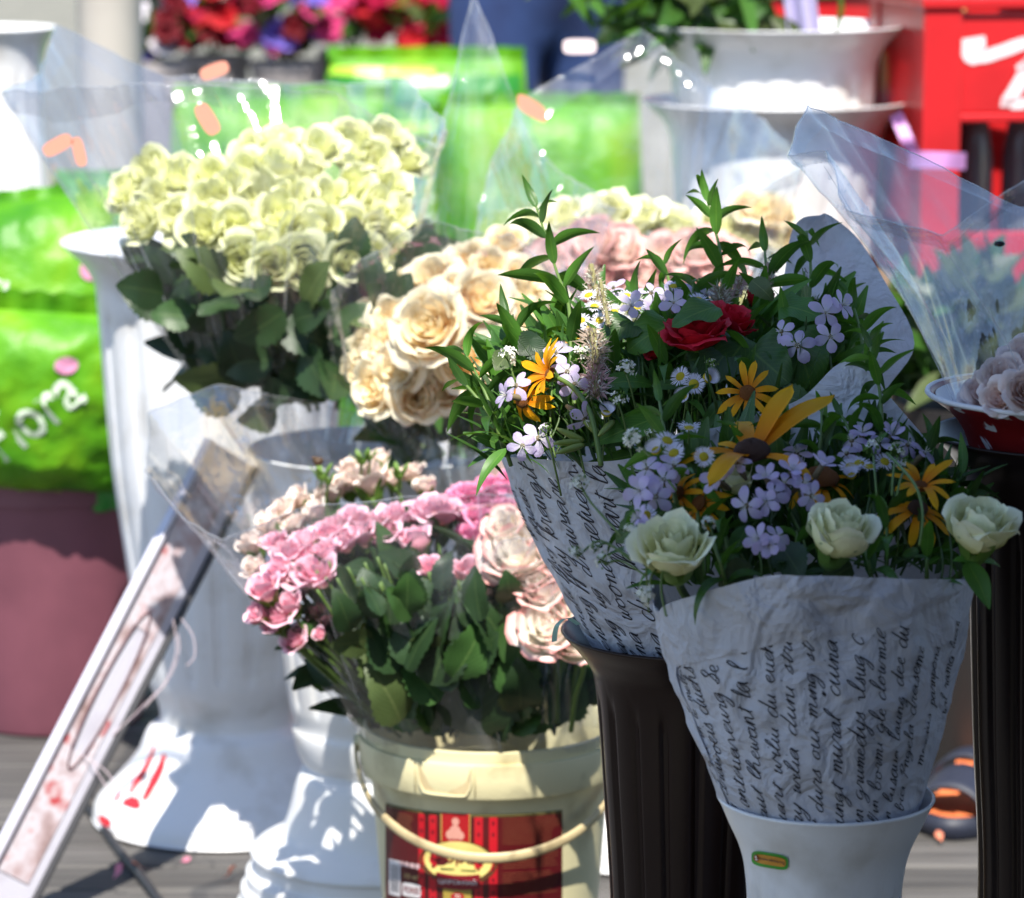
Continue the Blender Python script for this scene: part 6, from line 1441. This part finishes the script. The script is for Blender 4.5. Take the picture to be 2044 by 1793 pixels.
# ================================================================== things on the deck
mnv = mat('navy_rubber', (.018, .022, .04), .55); mos = mat('orange_lining', (.75, .2, .07), .55)
SH = thing('sandal', 'navy sandal with orange lining on the deck beside the brown vase', 'sandal', ground(1930, 1650))
so = ground(1925, 1640); Rz = Matrix.Rotation(radians(-22), 4, 'Z')
def sole(z, sc): return [so+Rz.to_3x3() @ Vector((x*sc, y*sc, z)) for x, y in cr2]
cr2 = [(p.x, p.y) for p in cr([Vector(q) for q in ((-.045, -.07, 0), (-.052, -.01, 0), (-.042, .06, 0), (-.036, .14, 0), (0, .17, 0), (.036, .14, 0), (.036, .06, 0), (.046, -.01, 0), (.036, -.07, 0), (0, -.095, 0), (-.045, -.07, 0))], 4)][:-1]
b = MB(); P = sole(.002, .95)+sole(.012, 1.0)+sole(.026, .98); n_ = len(cr2); b.quadgrid(P, n_, 3, True); b.f.append(tuple(range(2*n_, 3*n_))); b.mi.append(0); add('sole', b.mesh('sole', mnv), SH)
b = MB(); b.poly(sole(.0275, .86)); add('footbed', b.mesh('footbed', mos, smooth=False), SH)
for k, (y0, y1, h, mm) in enumerate(((-.085, -.02, .05, mnv), (-.01, .035, .058, mnv))):
    P = []
    for i in range(5):
        y = y0+(y1-y0)*i/4
        for j in range(13):
            a = pi*j/12; P.append(so+Rz.to_3x3() @ Vector((.05*cos(a)*(1 if k else .9), y+.01*sin(a), .024+h*sin(a)*(.75+.25*i/4 if k == 0 else 1))))
    o = add('strap', MB().quadgrid(P, 13, 5).mesh('strap', mm), SH); o.modifiers.new('t', 'SOLIDIFY').thickness = .004
P = []
for i in range(6):
    y = -.082+.125*i/5; z = .077-.012*abs(i-4)*.5
    for j in (-1, 0, 1): P.append(so+Rz.to_3x3() @ Vector((j*.012, y, z+.004)))
add('tongue_strip', MB().quadgrid(P, 3, 6).mesh('tongue_strip', mos), SH)
mpet = [petalmat('fallen_petal_'+n_, c, c, c) for n_, c in (('pink', (.7, .25, .35)), ('violet', (.5, .4, .65)), ('coral', (.75, .25, .15)), ('white', (.75, .72, .7)))]
fp = []
for i, m in enumerate(mpet):
    vs, fs, al = petal(.8, .7, .5, .2, i); fp.append(mesh('fallen_petal', vs, fs, m, attrs={'along': al}))
rf = random.Random(12)
spots = [(280, 1665, 'pink', 'near the tall vase foot'), (320, 1680, 'violet', 'near the tall vase foot'), (225, 1755, 'pink', 'beside the dark cable'), (420, 1700, 'white', 'between the two white vase feet'), (360, 1720, 'pink', 'in front of the tall white vase'), (300, 1735, 'coral', 'close to the dark cable'),
         (1880, 1480, 'violet', 'right of the paper cone'), (1900, 1420, 'white', 'behind the sandal'), (1860, 1610, 'coral', 'left of the sandal'), (1880, 1680, 'coral', 'in front of the sandal'), (1920, 1370, 'violet', 'by the brown vase'), (1905, 1540, 'pink', 'beside the sandal'), (1870, 1530, 'violet', 'near the sandal toe'), (1935, 1445, 'white', 'at the brown vase'), (440, 1755, 'coral', 'nearest the stepped foot')]
for k, (u, v, c, where) in enumerate(spots):
    g_ = ground(u, v, .004); i = ('pink', 'violet', 'coral', 'white').index(c)
    tag(add('fallen_petal', fp[i], None, frame(g_, (rf.gauss(0, .3), rf.gauss(0, .3), 1), None, rf.uniform(.012, .022), spin=rf.uniform(0, 6))), 'small %s petal lying on the deck %s' % (c, where), 'petal', 'petals fallen on the deck')
print('objects', len(bpy.data.objects), 'polys', sum(len(m.polygons) for m in bpy.data.meshes))
